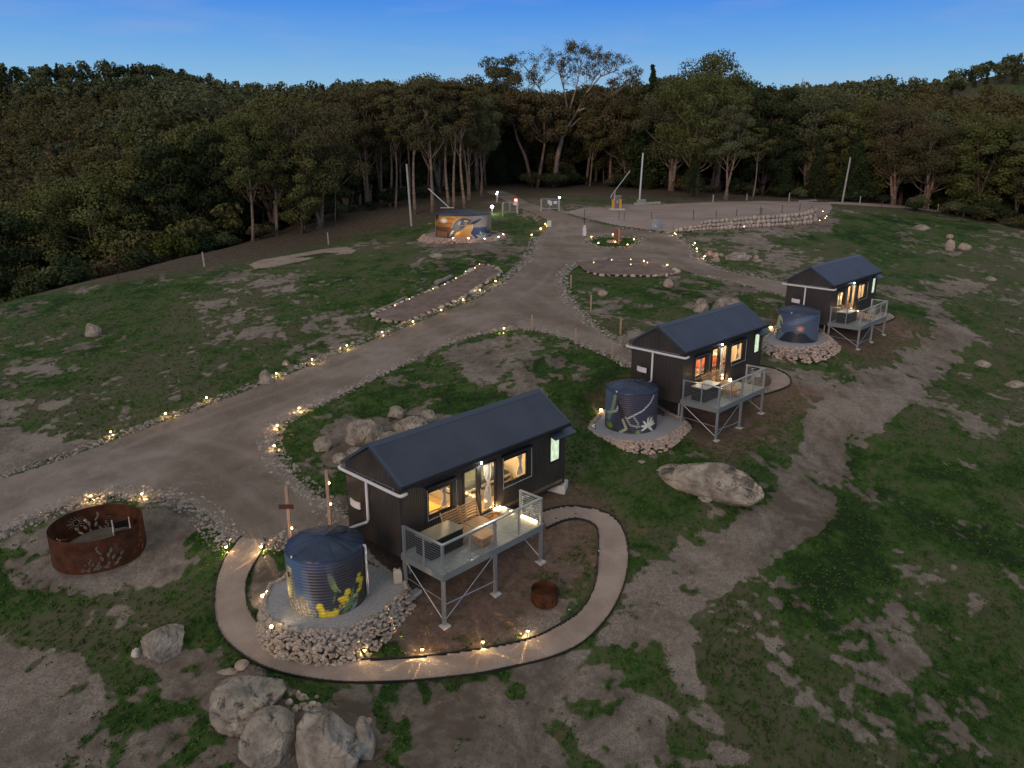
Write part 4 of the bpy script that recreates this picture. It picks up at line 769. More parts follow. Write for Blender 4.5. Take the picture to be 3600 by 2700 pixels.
def mural1(Sx, T):
    M = Mural(Sx, T, (.050, .050, .062)); M.put(sm(.75, 1, T), (.07, .085, .15)); M.put((1-sm(-.72, -.35, Sx))*sm(.2, .5, T)*.9, (.085, .15, .26)); M.put((1-sm(-.5, -.2, Sx))*.7*(1-sm(.15, .5, T)), (.17, .25, .36))
    M.put(sm(.0, .4, Sx)*.7, (.035, .030, .028)); M.put(sm(.35, .0, T)*sm(-.3, .4, Sx)*.5, (.09, .08, .03))
    M.poly([(-1, .72), (-.93, .85), (-.84, .80), (-.80, .55), (-.80, .3), (-.62, .38), (-.45, .18), (-.33, .0), (-1, 0)], (.20, .18, .14))
    for k in range(26): x = -.98+k*.026; M.line([(x, .02+.02*(k % 3)), (x-.05+.04*math.sin(k), .22+.1*math.sin(k*1.7))], .008, (.48, .44, .34) if k % 2 else (.05, .05, .05), .8)
    M.poly([(-1, .2), (-.93, .22), (-.86, .45), (-.87, .72), (-.95, .74), (-1, .6)], (.62, .55, .20), .8)
    for k in range(9): M.line([(-.99, .2+k*.055), (-.86, .24+k*.055)], .010, (.08, .08, .06), .8)
    M.ell(-.90, .78, .05, .05, (.55, .5, .30)); M.ell(-.93, .66, .03, .06, (.02, .02, .02))
    M.ell(.12, .62, .07, .20, (.20, .27, .09), rot=.42, soft=.12); M.line([(.02, .78), (.3, .42)], .012, (.32, .38, .18))
    M.poly([(.28, .02), (.40, .12), (.62, .24), (.72, .26), (.60, .12), (.42, .0)], (.12, .19, .08)); M.poly([(.5, .0), (.6, .1), (.72, .16), (.68, .04), (.6, 0)], (.22, .28, .26)); M.line([(.28, .1), (.5, .2), (.72, .27)], .012, (.5, .55, .45))
    rb = RS(3)
    for _ in range(26): x = rb.uniform(-.32, .9); y = .02+max(0, (x+.1)*.42)*rb.uniform(.3, 1.)+rb.uniform(0, .08); M.ell(x, y, .035, .03, (.50, .40, .03), soft=.3)
    for _ in range(9): x = rb.uniform(-.1, .8); y = rb.uniform(.02, .35); M.ell(x, y, .09, .022, (.14, .22, .09), rot=rb.uniform(-.2, 1.4), soft=.3)
    M.line([(-.55, .8), (-.5, .4)], .09, (.16, .20, .28), .5); M.line([(.05, .9), (.1, .65)], .07, (.10, .10, .13), .6)
    for x, y, q in ((-.23, .20, .085), (-.17, .14, .06), (-.15, .06, .085), (.0, .03, .07), (.09, .03, .09), (.16, .06, .07), (.35, .27, .085), (.28, .29, .05), (.48, .37, .08), (.43, .26, .07), (.77, .50, .06), (.84, .44, .06), (.80, .56, .05), (.79, .30, .055), (.82, .36, .045)):
        M.ell(x, y, q*1.05, q*.85, (.66, .50, .02), soft=.12); M.ell(x-.01, y+.015, q*.5, q*.4, (.85, .68, .06), soft=.5)
    return M.C
def mural2(Sx, T):
    M = Mural(Sx, T, (.052, .053, .085)); M.put((1-sm(-.9, -.55, Sx))*.8, (.10, .17, .24)); M.put(sm(.5, 1, Sx)*.6, (.04, .04, .05)); M.put((1-sm(.0, .35, T))*(1-sm(-.8, .1, Sx))*.9, (.035, .05, .02))
    M.line([(.82, .93), (.72, .78), (.45, .6), (.1, .48), (-.1, .40)], .022, (.55, .58, .50)); M.line([(-.62, .9), (-.7, .6), (-.85, .3)], .06, (.25, .30, .18)); M.line([(-.45, .76), (-.55, .55), (-.9, .42)], .035, (.42, .45, .36))
    M.poly([(-.58, .9), (-.45, .8), (-.05, .25), (.08, 0), (-.25, 0), (-.4, .4)], (.022, .024, .022)); M.line([(-.3, .34), (-.15, .12), (-.4, .0)], .04, (.40, .42, .35)); M.line([(-.2, .42), (.0, .22), (.35, .18)], .022, (.35, .38, .32))
    M.line([(.1, .45), (.3, .26), (.25, .16)], .03, (.30, .33, .28))
    for an in (.1, .5, 1.0, 1.6, 2.4, 3.0, 3.5, 5.6): M.ell(.66+.13*math.cos(an), .16+.09*math.sin(an)*1.3, .13, .032, (.78, .78, .62), rot=an, soft=.15)
    for dx in (0, .06, .12): M.line([(.66+dx, .2), (.64+dx*1.5, .40)], .008, (.7, .7, .6))
    M.ell(-.8, .12, .12, .08, (.25, .30, .03)); M.ell(.3, .04, .1, .05, (.22, .30, .10)); return M.C
def mural3(Sx, T):
    M = Mural(Sx, T, (.085, .120, .190)); M.put(sm(.6, 1, T)*.6, (.045, .07, .125)); M.put(sm(.1, .9, Sx)*.35, (.10, .11, .16)); M.ell(.1, .78, .6, .10, (.14, .20, .30), rot=.25, soft=.6)
    M.ell(.14, .50, .15, .085, (.62, .30, .16), soft=.7); M.ell(.14, .50, .07, .045, (.8, .42, .25), soft=.5)
    M.poly([(-.95, 0), (-.7, .18), (-.45, .36), (-.2, .40), (.0, .30), (.15, .36), (.4, .33), (.7, .12), (.95, 0)], (.020, .026, .036)); M.poly([(-.2, 0), (.0, .30), (.15, .34), (.4, .3), (.6, .0)], (.03, .032, .04))
    M.poly([(-.98, .0), (-.96, .38), (-.8, .4), (-.6, .26), (-.75, .1), (-.82, 0)], (.17, .22, .26)); M.poly([(-1, .5), (-.93, .86), (-.84, .90), (-.74, .78), (-.70, .6), (-.78, .44), (-.95, .4)], (.50, .50, .30))
    M.poly([(-.86, .7), (-.78, .72), (-.70, .55), (-.80, .48)], (.06, .14, .17)); M.poly([(-.97, .26), (-.97, .42), (-.9, .42), (-.88, .3)], (.03, .03, .03)); M.line([(-.9, .38), (-.97, .36)], .03, (.5, .45, .2)); return M.C
def mural_big(Sx, T):
    q = lambda x, y: ((x-960)/725, 1-(y-575)/575)
    pl = lambda L_: [q(*p) for p in L_]
    M = Mural(Sx, T, (.06, .035, .03)); M.put((1-sm(.1, .5, Sx))*sm(.45, .55, T), (.42, .19, .035)); M.put(sm(.1, .4, Sx)*sm(.45, .5, T), (.30, .24, .20)); M.put(sm(.2, .35, Sx)*(1-sm(.44, .47, T)), (.045, .055, .115))
    M.put((1-sm(-.1, .1, Sx))*(1-sm(.45, .58, T))*sm(.0, .3, T)*.8, (.16, .07, .03))
    for y, c in ((620, (.62, .30, .05)), (690, (.58, .27, .05)), (745, (.50, .24, .06)), (650, (.22, .10, .02)), (780, (.12, .06, .03)), (830, (.32, .14, .04)), (855, (.40, .20, .07))): M.line([q(340, y+12), q(560, y-6), q(760, y+4)], .022, c, .8)
    M.ell(*q(470, 700), .10, .10, (1, .9, .72), soft=.8); M.ell(*q(470, 700), .05, .06, (1, 1, .95), soft=.6); M.poly(pl([(235, 570), (360, 575), (330, 640), (280, 720), (235, 760)]), (.03, .025, .02))
    M.line([q(250, 600), q(250, 1110)], .012, (.6, .42, .18), .8); M.poly(pl([(1625, 575), (1690, 575), (1690, 1110), (1650, 1000), (1600, 900), (1650, 800)]), (.34, .32, .13), .85); M.ell(*q(1590, 920), .05, .14, (.10, .20, .22), soft=.5)
    for x in range(290, 540, 34): M.line([q(x, 1130), q(x+8, 1040-(x*7) % 60)], .014, (.45, .22, .08), .8)
    sl_ = (.055, .075, .11)
    M.poly(pl([(660, 930), (672, 860), (700, 800), (740, 735), (800, 668), (870, 632), (960, 618), (1060, 625), (1130, 650), (1170, 690), (1120, 760), (1040, 830), (960, 900), (890, 960), (800, 990), (750, 1040), (700, 1130), (600, 1128), (640, 1040), (700, 960)]), sl_)
    M.line(pl([(668, 900), (700, 800), (760, 712), (830, 650), (930, 618), (1060, 620), (1130, 650)]), .014, (.42, .38, .28), .9)
    for k in range(7): M.line(pl([(760+k*18, 940-k*10), (720+k*22, 850-k*12), (790+k*24, 740-k*6)]), .007, (.14, .19, .26), .7)
    M.poly(pl([(1160, 700), (1240, 665), (1330, 640), (1440, 612), (1435, 640), (1300, 690), (1170, 740)]), (.20, .18, .22)); M.poly(pl([(1090, 810), (1180, 735), (1300, 690), (1435, 640), (1400, 690), (1290, 765), (1190, 805)]), (.020, .020, .03)); M.ell(*q(1425, 630), .02, .03, (.75, .6, .5))
    M.poly(pl([(975, 690), (1010, 672), (1095, 695), (1100, 725), (1040, 735), (985, 730)]), (.62, .42, .20)); M.poly(pl([(990, 740), (1040, 740), (1080, 790), (1020, 830), (985, 790)]), (.30, .24, .22)); M.line(pl([(930, 830), (1000, 815), (1040, 830)]), .012, (.5, .42, .35))
    M.ell(*q(900, 765), .072, .095, (.45, .46, .45), soft=.1); M.ell(*q(905, 765), .055, .078, (.015, .012, .012), soft=.1); M.ell(*q(888, 752), .014, .018, (.9, .9, .9)); M.ell(*q(915, 780), .02, .02, (.15, .06, .03))
    M.poly(pl([(755, 1035), (800, 1000), (880, 965), (950, 905), (1010, 850), (1080, 815), (1190, 798), (1200, 850), (1185, 920), (1150, 1000), (1160, 1150), (700, 1155), (740, 1090)]), (.66, .33, .08)); M.ell(*q(1090, 860), .14, .08, (.80, .50, .18), rot=.6, soft=.8, k=.7); M.ell(*q(900, 1110), .2, .12, (.60, .24, .05), soft=.8, k=.6)
    M.line(pl([(1192, 800), (1200, 860), (1180, 940)]), .010, (.8, .62, .35)); M.poly(pl([(700, 945), (735, 955), (660, 1060), (600, 1128), (645, 1010)]), (.62, .58, .46)); M.poly(pl([(1140, 1030), (1170, 1060), (1260, 1155), (1200, 1150), (1150, 1090)]), (.45, .42, .36))
    M.poly(pl([(1330, 1050), (1400, 1010), (1500, 1020), (1520, 1140), (1400, 1150)]), (.20, .24, .17)); M.ell(*q(1610, 1050), .09, .14, (.03, .045, .05), soft=.3)
    for a, b_ in (((1450, 1150), (1390, 1000)), ((1440, 1150), (1290, 1075)), ((1430, 1150), (1320, 1110)), ((1460, 1150), (1510, 1060)), ((1470, 1150), (1600, 1090)), ((1480, 1150), (1640, 1080)), ((1440, 1150), (1340, 1140)), ((1450, 1150), (1560, 1060))): M.line([q(*a), q(*b_)], .014, (.62, .66, .56))
    return M.C
def roof_cone(R0, H0, R1, z0, n=48, ribs=12):
    V = []; Fc = []; prof = [(R0, z0), (R0*.985, z0+H0*.22), (R0*.62, z0+H0*.62), (R1, z0+H0*.93), (R1, z0+H0)]
    for j, (r0, z_) in enumerate(prof):
        for k in range(n*3):
            t_ = 2*math.pi*k/(n*3); rb = max(0, math.cos(t_*ribs))**6; V.append((r0*math.cos(t_), r0*math.sin(t_), z_-(.035*rb if 0 < j < 3 else 0)))
    m_ = n*3
    for j in range(len(prof)-1): Fc += [(j*m_+k, j*m_+(k+1) % m_, (j+1)*m_+(k+1) % m_, (j+1)*m_+k) for k in range(m_)]
    q = MB(); q.add(V, Fc+[tuple(range((len(prof)-1)*m_, len(prof)*m_))]); return q
m_troof = mat('tank roof', (.022, .036, .068), .38, .1, noise=(2, 4, .4, .6), col2=(.032, .056, .105)); m_padg = mat('pad gravel', (.26, .26, .27), .95, noise=(40, 4, .4, .6), col2=(.46, .46, .47), bump=(60, .5, .02))
m_padt = mat('pad gravel warm', (.33, .27, .24), .95, noise=(30, 4, .4, .6), col2=(.42, .36, .33), bump=(40, .4, .02))
def tank(i, vx, vyfront, rad_m, h, dome, paint, lab):
    """vx, vyfront: the lowest visible point of the wall in the photo; the pad surface is found there"""
    pc, zt = tank_at[i]; e = empty('water_tank', (pc[0], pc[1], zt), 0, lab, 'water tank', 'mural painted water tanks')
    V, Fq, C = tank_wall(rad_m, h, 240, 150, paint, pc); obj('tank_wall', npmesh('tank_wall', V, Fq, m_paint, smooth=True, attrs={'paint': C}), e)
    return e
print('tanks', [(t_[0].round(2), round(t_[2], 2)) for t_ in TK])
tank_at = [(t_[0], t_[1]) for t_ in TK]
THT = []
for i, (c_, zb, R_) in enumerate(TK):
    sh = (1217, 854, 680)[i]; fr_ = c_*(1-R_/np.hypot(*c_)); r_ = ray((706, 1364, 1719)[i], sh); t_ = fr_[1]/r_[1]; THT.append(CZ+r_[2]*t_-zb)
print('tank heights', THT)
for i, (paint, lab) in enumerate([(mural1, 'nearest blue steel water tank painted with yellow wattle blossom and feathers'), (mural2, 'middle dark water tank painted with a white flower and pale branches'), (mural3, 'farthest water tank painted as a blue sky with a small sun over dark hills')]):
    c_, zb, R_ = TK[i]; h = THT[i]; e = tank(i, 0, 0, R_, h, .3, paint, lab)
    rf = roof_cone(R_*1.0, R_*.30, R_*.10, h).build('tank_roof', m_troof, e, smooth=True); MB().lathe([(R_*.12, h+R_*.28), (R_*.12, h+R_*.33), (.01, h+R_*.34)], 16).build('roof_cap', m_troof, rf)
    fa_ = math.atan2(-c_[1], -c_[0]); a = fa_-(.98, .62, .35)[i]; x_, y_ = R_*.93*math.cos(a), R_*.93*math.sin(a)
    lv = MB(); lv.box(-.07, .12, -.1, .1, 0, .18); lo = lv.build('overflow_box', m_troof, e); lo.location = (x_*.94, y_*.94, h-.06); lo.rotation_euler = (0, 0, a)
    kn = MB().lathe([(.0, 0), (.045, .0), (.045, .03), (.0, .035)], 14).build('level_button', m_pipe, lo, smooth=True); kn.location = (.12, 0, .12); kn.rotation_euler = (0, rad(80), 0)
    a = math.atan2(cab(i, 0, 3)[1]-c_[1], cab(i, 0, 3)[0]-c_[0]); sv = MB().lathe([(.0, 0), (.17, 0), (.17, .08), (0, .1)], 16); so = sv.build('strainer', m_black, e); so.location = (R_*.55*math.cos(a), R_*.55*math.sin(a), h+R_*.15)
c_, zb, R_ = TK[0]; a = math.atan2(-c_[1], -c_[0])+1.28; px_, py_ = c_[0]+(R_+.07)*math.cos(a), c_[1]+(R_+.07)*math.sin(a)
MB().tube([(-.12, .02, THT[0]-.02), (0, 0, THT[0]-.02), (0, 0, THT[0]-.10), (0, 0, .12)], .045, 10).build('overflow_pipe', m_pipe, None, smooth=True, loc=(px_, py_, zb), label='upright cream overflow pipe on the right side of the nearest tank', cat='pipe')
# gravel pads with stone batters
def pad(i, outline, zt, lab, drop=.9, rock=(.40, .34, .28), n_ind=0, size=.11, cat='gravel pad', mtop=None, dens=1.0, seed=0, spread=.55):
    """outline: world xy of the flat top; stones fall away outside it"""
    o = np.array(outline); n_ = len(o); ctr = o.mean(0)
    q = MB(); q.add([(p[0], p[1], zt) for p in o]+[(p[0], p[1], zt-drop) for p in o], [tuple(range(n_))]+[(k, n_+k, n_+(k+1) % n_, (k+1) % n_) for k in range(n_)])
    e = q.build('gravel_pad', mtop or m_padg, None, label=lab, cat=cat, group='gravel pads under the tanks')
    r = RS(seed); seg = np.roll(o, -1, 0)-o; ln = np.linalg.norm(seg, axis=1); per = ln.sum(); cum = np.r_[0, np.cumsum(ln)]
    pos = []; sz = []
    nn = int(per*dens*60)
    for _ in range(nn):
        s_ = r.uniform(0, per); k = np.searchsorted(cum, s_)-1; f = (s_-cum[k])/ln[k]; p = o[k]+seg[k]*f; d = np.array([seg[k][1], -seg[k][0]])/ln[k]
        if d@(p-ctr) < 0: d = -d
        g_ = gz(*(p+d*.3)); H = zt-g_; w = spread*max(H, .12); t_ = r.uniform(-.12, 1.05); xy = p+d*w*t_; z_ = zt-H*np.clip(t_, 0, 1)+r.uniform(-.03, .03)
        z_ = max(z_, gz(*xy)+.01); pos.append((xy[0], xy[1], z_)); sz.append(size*r.uniform(.65, 1.35))
    return e, np.array(pos), np.array(sz)
def px_outline(pts, z): return [tuple(ray_z(x, y, z)) for x, y in pts]
pz = TK[0][1]; m_stone = attrmat('creek stone', 'tone', .85, spec=.25, bump=(25, .35, .02))
out0 = smooth_px([(585, 1262), (573, 1300), (577, 1330), (600, 1350), (650, 1362), (710, 1364), (770, 1352), (820, 1322), (850, 1296), (880, 1270), (855, 1245), (800, 1215)], 2)
e, pos, sz = pad(0, px_outline([(610, 1255)]+list(map(tuple, out0))+[(780, 1195), (700, 1190)], pz-.01), pz, 'blue grey gravel pad under the nearest tank', size=.078, dens=3.2, seed=2, spread=.5)
tones = []
stone_me = []
for k in range(8):
    for j, bs in enumerate(((.45, .37, .28), (.36, .29, .22), (.55, .47, .37))):
        v = STV[k].copy(); v[:, 2] *= .72; stone_me.append(npmesh('stone', v, I2[1], m_stone, smooth=False, attrs={'tone': np.tile(np.array(bs)*(1+.1*math.sin(k*5)), (len(v), 1))}))
r = RS(77); dd = np.hypot(pos[:, 0], pos[:, 1]); _, vyy, _ = project(pos[:, 0], pos[:, 1], pos[:, 2]); order = np.argsort(-vyy)   # the ones facing the viewer show largest
for k in order[:290]:
    o = obj('stone', stone_me[r.randint(len(stone_me))], loc=pos[k], label='tan creek stone in the sloping rim of the pad under the nearest tank', cat='stone', group='creek stones round the nearest tank pad')
    s_ = sz[k]; o.scale = (s_*r.uniform(.8, 1.25), s_*r.uniform(.6, 1), s_*r.uniform(.6, .95)); o.rotation_euler = r.uniform(-.7, .7), r.uniform(-.7, .7), r.uniform(0, 6.3)
k = order[290:]; stones('rock_edging', pos[k], sz[k]*.95, 500, base=(.40, .34, .28), label='tan stones round the back of the nearest tank pad', cat='rock edging', kind='stuff')
out1 = smooth_px([(1290, 905), (1278, 925), (1290, 938), (1330, 950), (1380, 956), (1430, 948), (1462, 930), (1480, 912), (1462, 900)], 2); z1 = TK[1][1]
e, pos, sz = pad(1, px_outline([(1300, 895)]+list(map(tuple, out1))+[(1425, 885), (1360, 880)], z1-.01), z1, 'pale gravel pad under the middle tank', size=.085, dens=2.6, seed=3, spread=1.15)
stones('rock_edging', pos, sz, 501, base=(.46, .36, .29), label='pinkish broken rock banked round the pad of the middle tank', cat='rock edging', kind='stuff')
out2 = smooth_px([(1665, 722), (1655, 732), (1662, 744), (1700, 752), (1740, 752), (1775, 744), (1797, 734), (1785, 726)], 2); z2 = TK[2][1]
e, pos, sz = pad(2, px_outline([(1670, 716)]+list(map(tuple, out2))+[(1770, 714), (1710, 708)], z2-.01), z2, 'pale gravel pad under the farthest tank', size=.085, dens=2.6, seed=4, spread=1.15)
stones('rock_edging', pos, sz, 502, base=(.48, .38, .31), label='pinkish broken rock banked round the pad of the farthest tank', cat='rock edging', kind='stuff')
# big mural tank
zb = gz(*P(1000, 528)[:2])+.35; q = ray_z(1001, 514.6, zb); dist = np.hypot(*q); Rb = hsize((q[0], q[1], zb), 121)/2*1.03; cb = q+q/dist*Rb
rr_ = ray(1001, 467); Hb = CZ+rr_[2]*(cb-cb/np.hypot(*cb)*Rb)[1]/rr_[1]-zb; print('big tank', cb, Rb, Hb, zb)
e = empty('water_tank', (cb[0], cb[1], zb), 0, 'wide low water tank painted with a kingfisher against an orange sunset', 'water tank')
V, Fq, C = tank_wall(Rb, Hb, 420, 110, mural_big, cb); obj('tank_wall', npmesh('tank_wall', V, Fq, m_paint, smooth=True, attrs={'paint': C}), e)
roof_cone(Rb, Rb*.16, Rb*.06, Hb, ribs=16).build('tank_roof', m_troof, e, smooth=True)
th_ = np.linspace(0, 2*math.pi, 49)[:-1]; Ro = Rb*1.42
e, pos, sz = pad(3, [(cb[0]+Ro*math.cos(a), cb[1]+Ro*math.sin(a)) for a in th_], zb-.005, 'round gravel pad under the wide mural tank', size=.13, dens=1.1, seed=6, mtop=m_padt, spread=1.3)
stones('rock_edging', pos, sz*1.1, 503, base=(.44, .32, .26), label='pinkish rock banked round the pad of the wide mural tank', cat='rock edging', kind='stuff')
# ------------------------------------------------------------------ rusty rings
m_rust = mat('rusted steel', (.050, .016, .007), .85, noise=(3, 8, .35, .65), col2=(.105, .036, .013), bump=(30, .3, .01), spec=.3)
def ring(name, c, R_, H_, cuts, lab, cat, n=520, m=90, dz=-.03):
    face = math.atan2(-c[1], -c[0]); a = np.linspace(-math.pi, math.pi, n+1)[:-1]; tt = np.linspace(0, 1, m+1); A, T = np.meshgrid(a, tt)
    V = np.stack([R_*np.cos(face+A), R_*np.sin(face+A), T*H_], -1).reshape(-1, 3); ii = np.arange((m+1)*n).reshape(m+1, n); j = np.roll(ii, -1, 1); Fq = np.stack([ii[:-1], j[:-1], j[1:], ii[1:]], -1).reshape(-1, 4)
    Ac = (A[:-1]+math.pi/n).ravel(); Tc = (T[:-1]+.5/m).ravel(); keep = ~cuts(Ac, Tc*H_/R_)
    Fq = Fq[keep]; me = npmesh(name, V, Fq, m_rust); o = obj(name, me, loc=(c[0], c[1], gz(*c)+dz), label=lab, cat=cat); md = o.modifiers.new('thick', 'SOLIDIFY'); md.thickness = .006; return o
def leafcut(A, T, x, y, a, b, rot):
    u = A-x; v = T-y; cs, sn = math.cos(rot), math.sin(rot); U = (u*cs+v*sn)/a; return (np.abs(U) < 1) & (np.abs(-u*sn+v*cs) < b*(1-U*U))
def segcut(A, T, x1, y1, x2, y2, w):
    t_ = np.clip(((A-x1)*(x2-x1)+(T-y1)*(y2-y1))/((x2-x1)**2+(y2-y1)**2), 0, 1); return np.hypot(A-x1-t_*(x2-x1), T-y1-t_*(y2-y1)) < w
def cuts(A, T):
    k = np.zeros(len(A), bool)
    for b0 in (0, math.pi):                        # the same drawing on the near and the far side
        B = (A-b0+math.pi) % (2*math.pi)-math.pi
        for x0, sc in ((-.28, .8), (.12, 1.2)):
            for dx, y, rt in ((-.16, .10, 2.2), (-.10, .24, 1.9), (.0, .10, 1.0), (.02, .28, 1.5), (.10, .22, 1.1), (.20, .14, .6), (.13, .07, .4), (-.05, .05, 2.6), (.26, .24, .9), (-.2, .05, 2.9), (.07, .36, 1.3)):
                k |= leafcut(B, T, x0+dx*sc, y*sc+.04, .062*sc, .028*sc, rt)
            k |= segcut(B, T, x0, .03, x0+.04, .36*sc, .006)
        for dx, y, rt in ((.0, .52, 1.8), (.04, .46, 2.1), (-.01, .60, 1.2)): k |= leafcut(B, T, -.06+dx, y, .05, .024, rt)
        d = np.hypot(B-.42, T-.50); k |= (np.abs(d-.075) < .006)
        for a in np.linspace(.2, 2*math.pi, 15): k |= segcut(B, T, .42+.10*math.cos(a), .50+.10*math.sin(a), .42+.22*math.cos(a), .50+.17*math.sin(a), .005)
        for y in (.35, .42, .30, .48): k |= segcut(B, T, -.85+y*.3, y-.10, -.35+y*.4, y+.03, .004)
        k |= segcut(B, T, .7, .18, 1.0, .32, .004); k |= segcut(B, T, .8, .12, 1.05, .3, .005)
        for x in (.92, 1.0): k |= leafcut(B, T, x, .25+(x-.9), .05, .02, .9)
    return k
q = P(227, 1249); Rr = hsize(q, 190)/2; dist = np.hypot(q[0], q[1]); c_ = q[:2]+q[:2]/dist*Rr; print('ring', Rr)
ring('fire_ring', c_, Rr, Rr*.80, cuts, 'large round rusty steel screen with leaf and sun cut outs', 'fire ring')
ch = empty('folding_chair', (c_[0]+.35*Rr, c_[1]+.42*Rr, gz(*c_)), .5, 'white framed black chair inside the rusty steel ring', 'chair')
MB().box(-.25, .25, -.22, .22, .38, .43).build('seat', m_black, ch); MB().box(-.22, .22, .20, .22, .55, .80).build('backrest', m_black, ch)
for sx in (-.27, .27): MB().tube([(sx, -.25, 0), (sx, -.25, .62), (sx, .2, .64), (sx, .24, .88)], .022, 6).build('side_frame', m_pipe, ch)
q = P(1176, 1318); Rp = hsize(q, 59)/2; dist = np.hypot(q[0], q[1]); c2_ = q[:2]+q[:2]/dist*Rp
ring('fire_pit', c2_, Rp, Rp*1.15, lambda A, T: segcut(A, T, -.5, .6, -.1, .35, .02) | segcut(A, T, -.1, .35, .2, .6, .02) | leafcut(A, T, .65, .5, .25, .05, 1.2) | leafcut(A, T, .0, .2, .2, .03, .4), 'small round rusty fire pit inside the path loop', 'fire pit', n=120, m=40, dz=-.05)
MB().lathe([(.0, .0), (Rp*.97, .0), (Rp*.97, .02), (0, .02)], 30).build('ash_bed', m_rust, None, loc=(c2_[0], c2_[1], gz(*c2_)+Rp*.55), label='rust red bed inside the small fire pit', cat='fire bed')
# ------------------------------------------------------------------ garden lights
m_lblk = mat('lamp black', (.02, .02, .02), .5); m_glow = mat('lamp glow', (1, .8, .5), .5, emit=((1, .70, .32), 24)); m_glowc = mat('cool glow', (.8, .95, 1), .5, emit=((.55, .85, 1), 14)); m_red = mat('red lamp', (1, .1, .08), .5, emit=((1, .12, .10), 10)); m_off = mat('unlit lens', (.5, .5, .48), .3)
rayl = {}
def raylight(name, energy):
    """a lamp whose ribbed glass throws a fan of rays"""
    if name in rayl: return rayl[name]
    ld = bpy.data.lights.new(name, 'POINT'); ld.energy = energy; ld.color = (1, .62, .28); ld.shadow_soft_size = .01; ld.use_nodes = True; t = ld.node_tree; n = t.nodes.new; e = t.nodes['Emission']
    tc_ = n('ShaderNodeTexCoord'); sp = n('ShaderNodeSeparateXYZ'); t.links.new(tc_.outputs['Normal'], sp.inputs[0]); at2 = n('ShaderNodeMath'); at2.operation = 'ARCTAN2'; t.links.new(sp.outputs[1], at2.inputs[0]); t.links.new(sp.outputs[0], at2.inputs[1])
    def M(op, a, b=None):
        m = n('ShaderNodeMath'); m.operation = op
        for i, v in enumerate((a, b)):
            if v is None: continue
            if isinstance(v, (int, float)): m.inputs[i].default_value = v
            else: t.links.new(v, m.inputs[i])
        return m.outputs[0]
    a1 = M('SINE', M('MULTIPLY', at2.outputs[0], 14)); a2 = M('SINE', M('MULTIPLY', at2.outputs[0], 23)); f = M('MULTIPLY', M('ADD', a1, 1), M('ADD', a2, 1.2)); f = M('POWER', f, 2.4)
    f = M('ADD', M('MULTIPLY', f, .30), .03); f = M('MULTIPLY', f, M('GREATER_THAN', M('MULTIPLY', sp.outputs[2], sp.outputs[2]), -1)); t.links.new(f, e.inputs['Strength']); rayl[name] = ld; return ld
def path_light(label, lit=True, h=.30, en=1.0, group='solar lights along the drive and paths'):
    e = empty('path_light', label=label, cat='garden light', group=group)
    MB().tube([(0, 0, -.1), (0, 0, h-.06)], .009, 6).build('stake', m_lblk, e)
    MB().lathe([(.012, h-.07), (.034, h-.06), (.040, h), (.012, h+.002)], 12).build('lens', m_glow if lit else m_off, e, smooth=True)
    MB().lathe([(.02, h+.004), (.050, h+.004), (.045, h+.018), (.01, h+.026)], 14).build('cap', m_lblk, e)
    if lit: o = bpy.data.objects.new('glow', raylight('glow_%d' % int(en*10), 115.*en)); COL.objects.link(o); o.parent = e; o.location = (.0, 0, h-.10)
    return e
PL = [(240, 944, 'on the far left edge of the drive, nearest the corner of the photo', 1), (358, 904, 'second from the left along the far edge of the drive', 1), (447, 869, 'third from the left along the far edge of the drive', 1), (597, 816, 'beside the upright pale boulder', .8), (674, 786, 'just right of the upright pale boulder patch', .8),
      (749, 755, 'half way up the left edge of the drive', .8), (825, 726, 'below the lower end of the long garden bed', .8), (892, 703, 'at the lower corner of the long garden bed', .8), (953, 678, 'beside the lower third of the long garden bed', .8), (1000, 655, 'beside the middle of the long garden bed', .8), (1036, 634, 'beside the upper third of the long garden bed', .8), (1070, 615, 'beside the upper end of the long garden bed', .8),
      (1148, 513, 'lowest of three beside the mural tank lawn', .8), (1168, 500, 'middle of three beside the mural tank lawn', .8), (1178, 489, 'topmost of three, by the small white sign', .8), (646, 892, 'on the rock edge at the top of the bend above the nearest cabin', 1), (599, 931, 'at the middle of the bend left of the nearest cabin', 1), (593, 975, 'lowest on the bend left of the nearest cabin', 1), (1088, 718, 'alone on the rock edge by the bare triangle', 1),
      (197, 1084, 'left one behind the rusty steel ring', 1.1), (307, 1080, 'right one behind the rusty steel ring', 1.1), (489, 1197, 'on the outer side where the path starts', 1), (564, 1196, 'on the inner side where the path starts', 1), (580, 1371, 'leftmost on the path below the nearest tank', 1), (671, 1407, 'second on the path below the nearest tank', 1),
      (787, 1421, 'at the path by the green tuft', 1), (912, 1418, 'middle of the lit ones along the lower path', 1), (1042, 1402, 'second from the right along the lower path', 1), (1139, 1378, 'rightmost lit one along the lower path', 1), (1277, 517, 'left rim of the turning circle', .8), (1323, 512, 'far rim of the turning circle', .8), (1369, 523, 'right rim of the turning circle', .8),
      (1292, 531, 'near left rim of the turning circle', .5), (1355, 534, 'near right rim of the turning circle', .5), (1457, 510, 'above the lane by the low end of the boulder wall', .8), (1390, 570, 'left one behind the second garden bed', .8), (1441, 579, 'right end of the second garden bed', .8), (1500, 531, 'first of three down the lane', .8), (1504, 543, 'second of three down the lane', .8), (1521, 560, 'third of three down the lane by the stones', .8)]
for vx, vy, lab, en in PL: p = P(vx, vy); e = path_light('lit light '+lab, True, en=round(en*(.7+.6*((vx*7919) % 97)/97), 1)); e.rotation_euler = (.07*math.sin(vx), .07*math.cos(vy), vx); e.location = p
